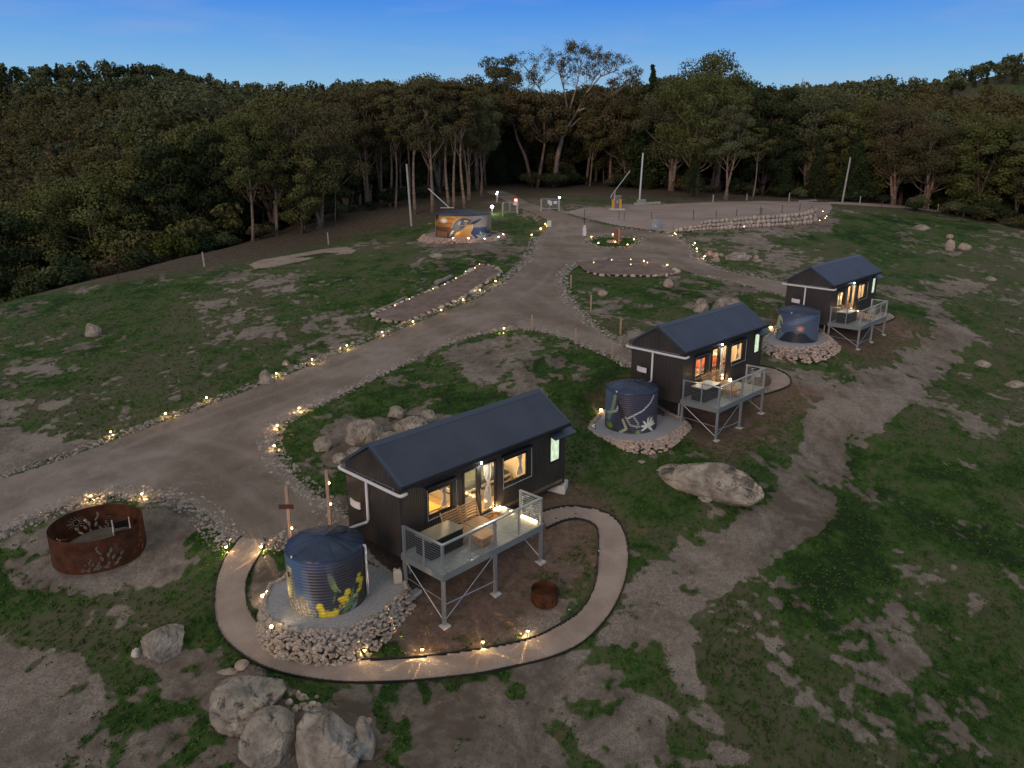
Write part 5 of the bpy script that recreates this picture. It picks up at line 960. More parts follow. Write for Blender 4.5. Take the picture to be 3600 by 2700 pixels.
for vx, vy, lab in ((1230, 1331, 'right of the fire pit'), (1201, 1136, 'left one by the deck ramp'), (1243, 1126, 'right one by the deck ramp'), (1294, 1203, 'at the right inner side of the path loop'), (612, 1325, 'behind the rim of the nearest pad')): e = path_light('unlit dark stake light '+lab, False); e.location = P(vx, vy)
for i, (x, y) in enumerate(((1658, 845), (1634, 836))): e = path_light('unlit stake light, %s on the middle cabin path' % ('right one', 'left one')[i], False); e.location = P(x, y)
def spot_at(vx, vy, lab, aim=None, energy=0, warm=True, h=.12, base_z=None, r_=.04):
    p = P(vx, vy) if base_z is None else np.r_[ray_z(vx, vy, base_z), base_z]
    e = empty('spotlight', tuple(p), 0, 'small spotlight '+lab, 'spotlight', 'spotlights aimed at the tanks')
    MB().tube([(0, 0, -.1), (0, 0, h-.02)], .012, 6).build('stake', m_lblk, e); MB().lathe([(.012, h-.02), (r_, h), (r_*1.2, h+.05), (.01, h+.075)], 12).build('lens', m_glow if warm else m_glowc, e, smooth=True)
    if energy:
        lo = light('beam', (p[0], p[1], p[2]+h+.12), 'SPOT', energy*4, (1, .72, .38) if warm else (.9, .95, 1), .03, None, spot_size=rad(75), spot_blend=.8)
        lo.rotation_euler = (Vector(aim)-lo.location).to_track_quat('-Z', 'Y').to_euler()
    return e
T1 = TK[0][0]; spot_at(569, 1296, 'left of the nearest tank', (T1[0], T1[1], TK[0][1]+.5), 26, r_=.055); spot_at(587, 1363, 'on the gravel in front of the nearest tank', (T1[0], T1[1], TK[0][1]+.2), 8, base_z=TK[0][1]+.01)
spot_at(1298, 897, 'left of the middle tank', (TK[1][0][0], TK[1][0][1], TK[1][1]+.6), 22, h=.25, r_=.07); spot_at(1664, 716, 'left of the farthest tank', (TK[2][0][0], TK[2][0][1], TK[2][1]+.6), 22, h=.25, r_=.08)
MB().lathe([(.01, -.14), (.11, -.09), (.14, 0), (.11, .09), (.01, .14)], 20).build('gazing_ball', mat('mirror steel', (.8, .75, .65), .08, 1), None, smooth=True, loc=tuple(P(1282, 927, .1)), label='mirror ball on the grass edge left of the middle tank pad', cat='garden ball')
for vx, vy, en, warm in ((979, 517.5, 22, True), (1012, 518, 0, True), (1047, 519, 16, False), (1077, 515, 14, False), (1087, 509, 0, True)):
    spot_at(vx, vy, 'on the pad rim of the mural tank, %s' % {979: 'leftmost', 1012: 'second', 1047: 'third', 1077: 'fourth', 1087: 'rightmost'}[vx], (cb[0]+(vx-1001)*.03, cb[1]-Rb*.9, zb+1.2), en, warm, base_z=zb, r_=.05)
# ------------------------------------------------------------------ garden beds, logs
m_bedsoil = mat('bed soil', (.15, .105, .085), .95, noise=(1.5, 8, .35, .65), col2=(.23, .17, .145), bump=(9, .8, .05)); m_log = mat('grey log', (.34, .29, .25), .9, noise=(6, 8, .4, .6), col2=(.22, .19, .17), bump=(20, .5, .02))
B1 = [(806, 683), (830, 672), (868, 656), (905, 640), (950, 622), (985, 607), (1010, 592), (1035, 577), (1060, 577), (1083, 590), (1062, 606), (1036, 622), (1000, 645), (960, 664), (920, 681), (880, 698), (845, 698), (815, 692)]
B2 = [(1238, 568), (1262, 566), (1300, 563), (1345, 563), (1390, 568), (1430, 575), (1455, 585), (1464, 590), (1440, 597), (1400, 599), (1350, 598), (1300, 597), (1262, 588)]
for k, (B_, lab) in enumerate(((B1, 'long garden bed of bare soil beside the drive'), (B2, 'oval garden bed of bare soil by the turning circle'))):
    m = inside(B_, PX, PY) & fine; q = m.ravel()[quads].all(1); qs = quads[q]; u, inv = np.unique(qs, return_inverse=True); V = GV[u].copy(); c_ = V[:, :2].mean(0); V[:, 2] += .12
    obj('garden_bed', npmesh('garden_bed', V, inv.reshape(-1, 4), m_bedsoil, smooth=True), label=lab, cat='garden bed')
m_dim = mat('dim bulb', (1, .8, .5), .5, emit=((1, .72, .35), 5))
r = RS(12)
rim1 = smooth_px(B1[:1]+B1[:0:-1]+B1[:1], 6); rim2 = smooth_px([(1262, 588), (1300, 597), (1350, 598), (1400, 599), (1440, 597), (1464, 590), (1455, 583)], 6)
for rim, lab, grp, mn in ((rim1, 'cream rock in the rim of the long garden bed', 'rocks round the long garden bed', 0), (rim2, 'cream rock in the rim of the oval garden bed', 'rocks round the oval garden bed', 0)):
    w = [P(*p) for p in rim]; acc = 0
    for a, b_ in zip(w[:-1], w[1:]):
        d = np.linalg.norm(b_[:2]-a[:2]); acc += d
        if acc > .42:
            acc = 0; s_ = r.uniform(.17, .30); o = obj('rock', stone_me[r.randint(len(stone_me))], loc=(b_[0], b_[1], b_[2]+.10), label=lab, cat='rock', group=grp); o.scale = (s_, s_*r.uniform(.6, 1), s_*r.uniform(.5, .9)); o.rotation_euler = (0, r.uniform(-.5, .5), r.uniform(0, 6))
def log(a, b_, r0, lab):
    p, q = P(*a), P(*b_); n_ = 12; pts = [tuple(p+(q-p)*t+np.array([0, 0, r0*.7+.03*math.sin(t*9)])) for t in np.linspace(0, 1, n_)]
    MB().tube(pts, [r0*(1-.25*t) for t in np.linspace(0, 1, n_)], 10).build('log', m_log, None, smooth=True, label=lab, cat='log')
log((808, 678), (878, 645), .12, 'long weathered log along the lower back edge of the long garden bed'); log((942, 617), (975, 602), .22, 'short thick log at the middle back edge of the long garden bed'); log((1052, 611), (1083, 592), .16, 'log closing the upper right corner of the long garden bed'); log((1280, 569), (1312, 564.5), .26, 'pale cut log behind the oval garden bed'); log((1320, 566), (1346, 565), .1, 'thin dark log right of the pale cut one')
for i, (x, y) in enumerate([(1036, 583), (1026, 591), (1006, 599), (985, 614), (961, 627), (936, 637), (885, 660), (854, 674), (1282, 579), (1321, 573), (1362, 572), (1362, 583), (1398, 579), (1541, 767/1.0-0, ), ][:13]):
    p = P(x, y); e = empty('bed_light', tuple(p), 0, 'small lit bulb on a stake in the %s' % ('long garden bed' if i < 8 else 'oval garden bed'), 'garden light', 'bulb lights in the %s' % ('long garden bed' if i < 8 else 'oval garden bed')); h = .42
    MB().tube([(0, 0, 0), (0, 0, h)], .008, 5).build('stake', m_lblk, e); MB().lathe([(.01, h), (.035, h+.03), (.03, h+.07), (.0, h+.09)], 8).build('bulb', m_dim, e, smooth=True)
r = RS(9); m_leaf = mat('shrub leaf', (.035, .055, .022), .8, noise=(2, 3, .4, .6), col2=(.07, .09, .03)); m_twig = mat('twig', (.10, .075, .055), .9)
def leafcloud(rnd, C, Rad, n, size, flat=.7, shell=.5):
    """n leaf quads spread through ellipsoids C (k,3) of radius Rad (k,)"""
    k = rnd.randint(0, len(C), n); d = rnd.normal(size=(n, 3)); d /= np.linalg.norm(d, axis=1)[:, None]; rr_ = rnd.uniform(shell, 1, n)**.6; ctr = C[k]+d*(rr_*Rad[k])[:, None]*(1, 1, flat)
    a = rnd.normal(size=(n, 3)); a = a*.7+np.cross(d, rnd.normal(size=(n, 3))); a /= np.linalg.norm(a, axis=1)[:, None]; b_ = np.cross(a, d+rnd.normal(size=(n, 3))*.5); b_ /= np.linalg.norm(b_, axis=1)[:, None]
    s_ = (size*rnd.uniform(.6, 1.4, n))[:, None]; V = np.stack([ctr-a*s_, ctr+b_*s_*.55, ctr+a*s_, ctr-b_*s_*.55], 1).reshape(-1, 3); return V, np.arange(4*n).reshape(-1, 4), k
# ------------------------------------------------------------------ timber posts, poles, gates, signs
m_post = mat('pine post', (.38, .25, .17), .8, noise=(5, 6, .35, .65), col2=(.46, .32, .23)); m_grey = mat('grey timber', (.36, .34, .30), .9, noise=(3, 8, .35, .65), col2=(.48, .46, .41)); m_picket = mat('star picket', (.05, .045, .045), .6, .3); m_yel = mat('yellow paint', (.62, .30, .05), .6); m_whitep = mat('white paint', (.62, .62, .62), .6)
def post_at(base, top_vy, name, lab, cat, mtl, w, group=None, round_=False, lean=0.):
    p = P(*base); h = (base[1]-top_vy)*hsize(p, 1)/math.cos(math.atan2(CZ-p[2], np.hypot(p[0], p[1]))); q = MB()
    if round_: q.tube([(0, 0, -.2), (lean*h, 0, h)], [w/2, w/2*.8], 8)
    else: q.add([(x+lean*z_, y, z_) for z_ in (-.2, h) for x, y in ((-w/2, -w/2), (w/2, -w/2), (w/2, w/2), (-w/2, w/2))], [(3, 2, 1, 0), (4, 5, 6, 7), (0, 1, 5, 4), (1, 2, 6, 5), (2, 3, 7, 6), (3, 0, 4, 7)])
    return q.build(name, mtl, None, loc=tuple(p), label=lab, cat=cat, group=group), h
for (bx, by, ty, lab) in ((629, 1172, 1055, 'square timber post behind the nearest tank, left one of the pair'), (714, 1142, 1021, 'square timber post behind the nearest tank, right one of the pair')):
    o, h = post_at((bx, by), ty, 'timber_post', lab, 'post', m_post, .11, 'timber posts along the drive')
    for f in (.42, .78) if bx > 700 else (.25, .62):
        MB().lathe([(.0, 0), (.03, .01), (.03, .06), (0, .07)], 8, .075, -.02).build('fairy_light', m_lampy, o).location = (0, 0, h*f)
    if bx < 700: MB().box(-.30, .22, -.075, -.060, h*.62, h*.70).build('cross_board', mat('dark red board', (.10, .03, .02), .8), o)
for bx, by, ty, lab in ((1233, 623, 594, 'timber post at the top of the lawn between the lanes'), (1276, 671, 637, 'second timber post down the kerb below the oval bed'), (1340, 722, 689, 'third timber post down the kerb above the middle cabin'), (1149, 714, 680, 'timber post on the bare triangle by the rock edge'), (1243, 743, 710, 'timber post between the drive and the bare triangle'), (1322, 775, 741, 'faint timber post left of the middle cabin gable')):
    post_at((bx, by), ty, 'timber_post', lab, 'post', m_post, .10, 'timber posts along the drive')
for bx, by, ty, lab, ln in ((100, 628, 596, 'cut timber fence post farthest left by the scrub', -.05), (442, 576, 545, 'cut timber fence post left of the sand patch', -.05), (710, 528, 503, 'cut timber fence post above the sand patch', -.03), (1540, 437, 421, 'short fence post behind the gravel yard', 0), (1704, 436, 417, 'short fence post right of centre behind the yard', 0), (1857, 441, 424, 'short fence post beside the leaning pole', 0), (1613, 432, 419, 'far fence post behind the yard', 0),
                            (2004, 454, 438, 'first of the cut posts at the right fence', .03), (2047, 462, 446, 'thick cut post at the right fence', .03), (2081, 467, 447, 'third cut post at the right fence', .03), (2127, 474, 452, 'fourth cut post at the right fence', .03), (2025, 456, 441, 'slim cut post at the right fence', .03)):
    post_at((bx, by), ty, 'fence_post', lab, 'fence post', m_grey, .16, 'timber fence posts', True, ln)
r = RS(21)
pick = [(1478, 441), (1460, 470), (1499, 475), (1420, 480), (1380, 478), (1564, 477), (1496, 443)]
for vx, vy, ty in ((1337, 473, 457), (1407, 475.5, 458.5), (1497, 476.5, 453.5), (1590, 474, 451.5), (1641, 471.5, 447), (1688, 468.5, 443.5), (1726, 465, 441), (1644+0, 471, 450), (1546, 475, 455), (1262, 473, 452), (1752, 458, 443), (2185, 482, 463), (1956, 449, 436), (1904, 447, 434), (573, 552, 538), (830, 505, 492), (256, 604, 590), (1345+3, 475, 459)):
    o, h = post_at((vx, vy+2), ty, 'star_picket', 'thin dark steel picket of the wire fence', 'fence picket', m_picket, .055, 'steel pickets of the wire fences')
def wire_fence(px, lab, hs=(.35, .6, .85, 1.1)):
    pts = [P(*p) for p in px]; e = empty('wire_fence', tuple(pts[0]), 0, lab, 'wire fence')
    for h in hs: MB().tube([tuple(p-pts[0]+np.array([0, 0, h])) for p in pts], .006, 4).build('wire', m_picket, e)
wire_fence([(1262, 475), (1337, 475), (1407, 478), (1497, 479), (1590, 476), (1641, 473), (1688, 470), (1726, 467), (1752, 460)], 'thin wire fence along the near edge of the gravel yard')
wire_fence([(1300, 438), (1380, 439), (1540, 437), (1613, 434), (1704, 437), (1857, 442), (1956, 450), (2047, 462), (2127, 474), (2212, 490)], 'thin wire fence between the yard and the forest')
wire_fence([(-20, 660), (100, 628), (256, 606), (442, 576), (573, 553), (710, 528), (830, 506), (900, 492)], 'thin wire fence on the left between grass and scrub')
for bx, by, ty, lab, ln in ((889, 488, 360, 'tall bare grey pole left of the mural tank', -.045), (1381, 437, 335, 'tall white painted pole behind the gravel yard', .03), (1819, 437, 344, 'tall bare pole at the right forest edge, leaning right', .07)):
    post_at((bx, by), ty, 'tall_pole', lab, 'pole', m_grey if bx < 1000 or bx > 1700 else m_whitep, .24, 'tall bare poles', True, ln)
def boom(a, dist_px, top, lab):
    p = P(*a); d = ray(*top); t_ = p[1]/d[1]; q = np.array([d[0]*t_, p[1], CZ+d[2]*t_]); MB().tube([(0, 0, .0), tuple(q-p)], .045, 6).build('boom_arm', m_whitep, None, loc=tuple(p), label=lab, cat='boom arm', group='raised boom arms')
d = ray(971, 449); t_ = (cb[1]+Rb*.5)/d[1]; a = np.array([d[0]*t_, d[1]*t_, CZ+d[2]*t_]); d2 = ray(925, 407); t2 = a[1]/d2[1]; q = np.array([d2[0]*t2, a[1], CZ+d2[2]*t2]); MB().tube([(0, 0, 0), tuple(q-a)], .05, 6).tube([(-.9, 0, 0), (.45, 0, .02)], .04, 6).build('boom_arm', m_whitep, None, loc=tuple(a), label='slanting white arm standing up behind the mural tank', cat='boom arm', group='slanting white arms')
p = P(1320, 428); d = ray(1361, 369); t_ = p[1]/d[1]; q = np.array([d[0]*t_, p[1], CZ+d[2]*t_]); MB().tube([(0, 0, .3), tuple(q-p)], .05, 6).tube([(0, 0, .3), (0, 0, -.1)], .07, 6).build('boom_arm', m_whitep, None, loc=tuple(p), label='slanting white arm left of the tall white pole', cat='boom arm', group='slanting white arms')
post_at((1327, 452), 414, 'mast', 'thin white mast between the two yellow bollards', 'mast', m_whitep, .08, None, True)
for vx, lab in ((1324, 'left'), (1340, 'right')): post_at((vx-.5, 452), 431, 'bollard', 'yellow bollard %s of the grey meter box' % lab, 'bollard', m_yel, .26, 'yellow bollards')
mb_ = P(1332, 451.5); e = empty('meter_box', tuple(mb_), .1, 'grey green electrical meter box between the yellow bollards', 'meter box'); MB().box(-.45, .45, -.2, .2, 0, 1.45).build('body', mat('meter box', (.17, .16, .12), .7), e); MB().box(-.50, .50, -.25, .25, 1.452, 1.50).build('cap', m_grey, e); MB().box(-.1, .1, -.215, -.202, .7, .95).build('dial', m_grey, e)
MB().box(-.9, .9, -.4, .4, -.1, .12).build('concrete_slab', m_conc, None, loc=tuple(P(1332, 453)), label='concrete slab under the grey meter box', cat='slab')
for a, b_, r0, lab in (((1371, 443), (1425, 440), .22, 'long pale beam lying at the far edge of the yard'), ((1378, 437), (1393, 436), .28, 'short beam at the foot of the tall white pole'), ((1727, 436.5), (1763, 434), .16, 'stack of pale planks at the back right of the yard'), ((1735, 438), (1815, 439.5), .07, 'long thin pale plank right of the stack')): 
    p, q = P(*a), P(*b_); MB().bar((0, 0, r0*.6), tuple(q-p+np.array([0, 0, r0*.6])), r0*1.6, r0*1.2).build('beam', m_grey, None, loc=tuple(p), label=lab, cat='beam')
def gate(a, b_, top, lab, boards):
    p, q = P(*a), P(*b_); L_ = np.linalg.norm((q-p)[:2]); h = 1.25; e = empty('farm_gate', tuple(p), math.atan2(q[1]-p[1], q[0]-p[0]), lab, 'gate'); fr = MB()
    for z_ in (.2, h): fr.tube([(0, 0, z_), (L_, 0, z_)], .035, 6)
    for x in (0, L_*.5, L_): fr.tube([(x, 0, .2), (x, 0, h)], .035, 6)
    fr.build('gate_frame', m_galv, e); ms = MB()
    for k in range(1, 9): ms.tube([(0, 0, .2+k*(h-.2)/9), (L_, 0, .2+k*(h-.2)/9)], .012, 4)
    ms.build('mesh_bars', m_galv, e)
    for x, z_, w, h_ in boards: MB().box(L_*x, L_*x+w, -.06, -.045, z_, z_+h_).build('notice', m_whitep, e)
gate((1169, 454), (1206, 455), 427, 'closed mesh gate with white notices, right of the entrance', [(.38, .72, .28, .40), (.50, .55, .28, .5), (.72, .72, .42, .32)])
gate((1087, 462), (1116, 459), 440, 'mesh gate with a small pale notice, left of the entrance', [(.75, .95, .4, .32)])
for bx, by, ty, lab in ((1169, 457, 430, 'left post of the right gate'), (1208, 455, 429, 'right post of the right gate with a cool lamp'), (1086, 467, 440, 'thick timber post at the left gate'), (1118, 462, 436, 'slim post at the left gate with a red lamp'), (1073, 437, 421, 'far post with a cool lamp at the forest road')):
    o, h = post_at((bx, by), ty, 'gate_post', lab, 'gate post', m_grey, .17, 'gate posts', True)
    if 'cool' in lab: MB().lathe([(0, h), (.12, h+.03), (.12, h+.16), (0, h+.2)], 8).build('lamp', m_glowc, o)
    if 'red' in lab: MB().lathe([(0, h), (.16, h+.03), (.16, h+.26), (0, h+.3)], 8, -.2).build('lamp', m_red, o)
for vx, vy, en, m_, col_, lab, rr2 in ((1063, 462, 110, m_lampw, (1, .85, .7), 'bright flood lamp on a post behind the mural tank', .17), (1075, 436, 25, m_glow, (1, .7, .4), 'small warm lamp high by the forest road', .10)):
    p = P(vx, vy); e = empty('flood_lamp', tuple(p), 0, lab, 'flood lamp'); top = (vy-447 if vx < 1070 else vy-415.5)*hsize(p, 1); MB().tube([(0, 0, -.1), (0, 0, top)], .04, 6).build('post', m_grey, e); MB().lathe([(0, top-rr2), (rr2, top-.5*rr2), (rr2, top+.5*rr2), (0, top+rr2)], 10).build('lamp', m_, e, smooth=True); light('glow', (0, -.4, top+.2), 'POINT', en, col_, .1, e)
# turning circle: sign post, little sign, grass island
p = P(1336, 528); e = empty('sign_post', tuple(p), 0, 'timber post with two rows of dark red direction boards in the turning circle', 'sign post'); h = 33*hsize(p, 1)
m_sign = mat('red board', (.17, .045, .03), .8, noise=(20, 2, .48, .52), col2=(.30, .16, .10)); MB().box(-.07, .07, -.07, .07, -.2, h).build('post', m_post, e)
for k in range(4): z_ = h-.14-k*.30; MB().box(-.50, -.05, -.095, -.075, z_-.13, z_+.12).build('board', m_sign, e); MB().box(.09, .26, -.095, -.075, z_-.13, z_+.12).build('board', m_sign, e)
p = P(1262, 512); e = empty('small_sign', tuple(p), 0, 'short dark post with a white box hung on it, left of the turning circle', 'sign'); MB().tube([(0, 0, 0), (0, 0, 1.9)], .045, 6).build('post', m_picket, e); MB().box(-.17, .17, -.08, -.04, .15, .95).build('white_box', m_whitep, e); MB().box(-.1, .1, -.07, -.05, .96, 1.2).build('white_top', m_whitep, e)
p = P(1416, 495.5); e = empty('pallet', tuple(p), .35, 'grey slatted pallet leaning upright at the edge of the yard', 'pallet'); hh = 23*hsize(p, 1)*.95
for k in range(8): MB().box(-.56, .56, -.06, -.02, hh*(k+.1)/8, hh*(k+.72)/8).build('slat', m_galv, e)
for x in (-.5, 0, .5): MB().box(x-.05, x+.05, 0, .09, 0, hh).build('bearer', m_grey, e)
p = P(1182, 492); MB().box(-.02, .42, -.03, .0, .1, .75).build('notice_board', m_whitep, None, loc=tuple(p), label='small white notice board beside the drive light', cat='notice board')
m_isl = mat('lawn', (.022, .055, .012), .95, noise=(2, 8, .35, .65), col2=(.060, .105, .022), bump=(30, .8, .05), spec=.1)
sheet('lawn', [[(1325+48*math.cos(a), 523.3+11.2*math.sin(a)) for a in np.linspace(0, 2*math.pi, 40)[:-1]]], m_isl, .07, kind='structure')
boulder(1322, 526, 26, 7, 'flat pale rock in the middle of the turning circle', depth=.6, seed=61, material=m_bpink, sub=I3, sink=.4)
e = path_light('lit stake light at the flat rock in the turning circle', en=.5); e.location = P(1329, 528)
# boulder wall of the yard
r = RS(33); wl = [(1455, 502, 7), (1480, 500.5, 12), (1520, 498.5, 17), (1560, 497, 19), (1600, 495, 20), (1640, 492, 20), (1680, 489.5, 20), (1720, 487, 21), (1745, 485, 24), (1757, 481, 27)]
xw = np.array([w_[0] for w_ in wl]); yw = [w_[1] for w_ in wl]; hw = [w_[2] for w_ in wl]
mw = [npmesh('wall_boulder', facet(I3[0], 800+k, 12, .6, .92)*(1+.05*np.sin(I3[0][:, :1]*7+k)), I3[1], m_edge, smooth=False, attrs={'tone': np.tile(np.array([.45, .385, .325])*(1+.12*math.sin(k*2.3)), (len(I3[0]), 1))}) for k in range(6)]
for row in range(3):
    x = 1457.+row*3
    while x < 1760:
        hpx = np.interp(x, xw, hw); wpx = r.uniform(7, 13)
        if row*.36 < 1 and hpx > (0, 9, 15)[row]:
            p = P(x+wpx/2, np.interp(x, xw, yw)); s_ = hsize(p, wpx)/2; H = hsize(p, hpx)*1.2; z_ = p[2]+H*(row+.5)/3; sz_ = H/3*.62
            if row == 0 and hpx < 9: z_ = p[2]+H*.4; sz_ = H*.5
            d_ = p[:2]/np.hypot(*p[:2]); xy = p[:2]+d_*(.25+row*.28); o = obj('boulder', mw[r.randint(6)], loc=(xy[0], xy[1], z_), label=('bottom', 'middle', 'top')[row]+' row boulder of the pale dry stone wall below the gravel yard', cat='boulder', group=('bottom', 'middle', 'top')[row]+' row of the dry stone wall')
            o.scale = (s_*r.uniform(.95, 1.15), s_*.9, sz_*r.uniform(.95, 1.3)); o.rotation_euler = (r.uniform(-.3, .3), r.uniform(-.35, .35), r.uniform(-.5, .5))
        x += wpx*.86
bk = [P(x, y-1) for x, y in zip(xw, yw)]; q = MB()
for k, p in enumerate(bk): H = hsize(p, hw[k])*1.1; d_ = p[:2]/np.hypot(*p[:2]); a = p[:2]+d_*.6; c = p[:2]+d_*5.5; q.v += [(a[0], a[1], p[2]-.3), (a[0], a[1], p[2]+H), (c[0], c[1], max(p[2]+H, gz(*c)+.03))]
q.f = [(3*k, 3*k+3, 3*k+4, 3*k+1) for k in range(len(bk)-1)]+[(3*k+1, 3*k+4, 3*k+5, 3*k+2) for k in range(len(bk)-1)]
q.build('yard_terrace', m_yard, None, kind='structure')
for vx, vy, lab in ((1502, 497.5, 'at the low end'), (1607, 494.5, 'at the middle'), (1770, 481, 'on the earth bank at the right end'), (1782, 476, 'right, lower on the earth bank'), (1777, 461, 'highest on the earth bank'), (1785, 472, 'far right on the earth bank')):
    p = P(vx, vy); e = empty('bed_light', tuple(p), 0, 'tiny warm light %s of the dry stone wall' % lab, 'garden light', 'tiny lights by the dry stone wall'); MB().tube([(0, 0, 0), (0, 0, .2)], .02, 5).build('stake', m_lblk, e); MB().lathe([(.02, .2), (.06, .22), (.04, .28), (0, .32)], 8).build('bulb', m_dim, e)
# ------------------------------------------------------------------ trees
def barkmat(name, a, b_): return mat(name, a, .9, noise=(2.2, 6, .35, .65), col2=b_, bump=(12, .5, .03), spec=.2)
m_bark = barkmat('pale bark', (.15, .105, .08), (.30, .22, .165)); m_bark2 = barkmat('dark bark', (.06, .045, .035), (.13, .095, .07)); m_bark3 = barkmat('white bark', (.30, .25, .20), (.46, .40, .33))
def crownmat(name, a, b_, c):
    m = mat(name, a, .85, noise=(.55, 5, .36, .66), col2=b_, spec=.12); t = m.node_tree; n = t.nodes.new; b = t.nodes['Principled BSDF']; s_ = b.inputs['Base Color'].links[0].from_socket
    oi = n('ShaderNodeObjectInfo'); mxx = n('ShaderNodeMix'); mxx.data_type = 'RGBA'; mm = n('ShaderNodeMath'); mm.operation = 'MULTIPLY'; mm.inputs[1].default_value = .85; t.links.new(oi.outputs['Random'], mm.inputs[0]); t.links.new(mm.outputs[0], mxx.inputs[0]); t.links.new(s_, mxx.inputs[6]); mxx.inputs[7].default_value = tuple(c)+(1,); t.links.new(mxx.outputs[2], b.inputs['Base Color']); return m
m_c1 = crownmat('olive leaf', (.058, .072, .020), (.150, .162, .052), (.115, .098, .040)); m_c2 = crownmat('russet leaf', (.078, .060, .030), (.150, .118, .060), (.090, .088, .040)); m_c3 = crownmat('dark leaf', (.018, .036, .014), (.055, .080, .028), (.040, .048, .020)); m_c4 = crownmat('grey leaf', (.070, .088, .038), (.165, .180, .088), (.105, .108, .050)); m_c5 = crownmat('yellow green leaf', (.050, .066, .012), (.115, .125, .025), (.050, .066, .024))
def make_tree(seed, H, frac, cr, nc, nl, ls, kind='gum', lean=0., forks=1, tr=.22):
    """trunk+limbs mesh data (MB) and crown arrays; H height, frac where the crown starts, cr crown radius"""
    r = RS(seed); tb = MB(); C = []; Rd = []
    if kind == 'cone':
        tb.tube([(0, 0, -.3), (0, 0, H*.9)], [tr, tr*.2], 6)
        for k in range(nc): f = (k+.5)/nc; z_ = H*(.12+.86*f); rr_ = cr*(1-f); a = r.uniform(0, 6.3); C.append((rr_*.5*math.cos(a), rr_*.5*math.sin(a), z_)); Rd.append(max(rr_*.8, .10))
    elif kind == 'bush':
        for k in range(nc):
            a = r.uniform(0, 6.3); q_ = r.uniform(0, 1)**.6*cr*.75; z_ = H*(.30+.42*r.uniform()*(1-.4*q_/cr)); C.append((q_*math.cos(a), q_*math.sin(a), z_)); Rd.append(H*r.uniform(.22, .34)); tb.tube([(0, 0, -.1), (C[-1][0]*.5, C[-1][1]*.5, z_*.6), C[-1]], [.05, .035, .012], 5)
    else:
        tops = []
        for f in range(forks):
            a = r.uniform(0, 6.3); sp = .0 if forks == 1 else cr*.45; pts = []; n_ = 8
            ex, ey = sp*math.cos(a+f*2.4)+lean*H, sp*math.sin(a+f*2.4)
            for k in range(n_+1): t_ = k/n_; pts.append((ex*t_**1.3+.05*H*.25*math.sin(t_*5+a), ey*t_**1.3+.05*H*.25*math.cos(t_*4+a), -.3+H*.86*t_))
            tb.tube(pts, [tr*(1-.8*t_/n_)*(1.25 if t_ == 0 else 1) for t_ in range(n_+1)], 7); tops.append(pts)
        for k in range(nc):
            pts = tops[k % forks]; f = frac+(.98-frac)*((k//forks+.5)/(nc/forks)); i0 = int(np.clip((f-.12)/.86*8, 0, 7)); base = Vector(pts[i0]); a = k*2.4+r.uniform(-.5, .5)
            env = math.sin(math.pi*np.clip((f-frac+.10)/(1.1-frac), 0, 1))**.6; q_ = cr*env*r.uniform(.35, .95); e = Vector((pts[min(i0+1, 8)][0]+q_*math.cos(a), pts[min(i0+1, 8)][1]+q_*math.sin(a), H*f+r.uniform(-.02, .03)*H))
            m_ = base.lerp(e, .5)+Vector((0, 0, -.12*q_)); tb.tube([base, m_, e], [tr*.34, tr*.2, tr*.06], 5); C.append(tuple(e)); Rd.append(cr*r.uniform(.26, .42))
    C = np.array(C); Rd = np.array(Rd); V, Fq, k = leafcloud(r, C, Rd, nl, ls, .62 if kind != 'cone' else 1., .35)
    return tb, V, Fq
PROTO = {}
def proto(key, seed, H, frac, cr, nc, nl, ls, kind, mt, bark, **k):
    tb, V, Fq = make_tree(seed, H, frac, cr, nc, nl, ls, kind, **k); PROTO[key] = (tb.mesh('trunk', bark, True), npmesh('crown', V, Fq, mt), H)
for i, mt in enumerate((m_c1, m_c2, m_c1, m_c4)): proto('gum%d' % i, 10+i, 15, .48, 3.6, 26, 11000, .135, 'gum', mt, m_bark, forks=1+i % 2)
for i, mt in enumerate((m_c1, m_c4, m_c2)): proto('broad%d' % i, 30+i, 14, .34, 5.2, 42, 17000, .14, 'gum', mt, m_bark, forks=3, tr=.32)
for i, mt in enumerate((m_c3, m_c1, m_c3)): proto('dense%d' % i, 50+i, 12, .16, 3.6, 38, 15000, .14, 'gum', mt, m_bark2, forks=2)
for i in range(2): proto('slim%d' % i, 60+i, 16, .62, 2.2, 14, 5600, .13, 'gum', (m_c1, m_c2)[i], m_bark, tr=.16)
proto('cone', 70, 11, 0, 2.3, 40, 12000, .11, 'cone', m_c3, m_bark2)
for i, mt in enumerate((m_c5, m_c3, m_c2, m_c4)): proto('bush%d' % i, 80+i, 3, 0, 2.0, 14, 2200, .13, 'bush', mt, m_bark2)
NT = [0]
def tree(key, p, H, label, group=None, sx=1., rz=None, tilt=0., name='gum_tree', cat='tree'):
    tm, cm_, H0 = PROTO[key]; r = RS(9000+NT[0]); NT[0] += 1; s_ = H/H0
    e = empty(name, (p[0], p[1], gz(p[0], p[1])), r.uniform(0, 6.3) if rz is None else rz, label, cat, group); e.scale = (s_*sx, s_*sx, s_); e.rotation_euler.x = r.uniform(-.03, .03); e.rotation_euler.y = tilt
    if name != 'shrub': obj('trunk', tm, e)
    else: obj('stems', tm, e)
    obj('crown', cm_, e); return e
def height_to(p, top_vy):
    d = ray(1106, top_vy); return CZ+d[2]/d[1]*p[1]-gz(p[0], p[1])
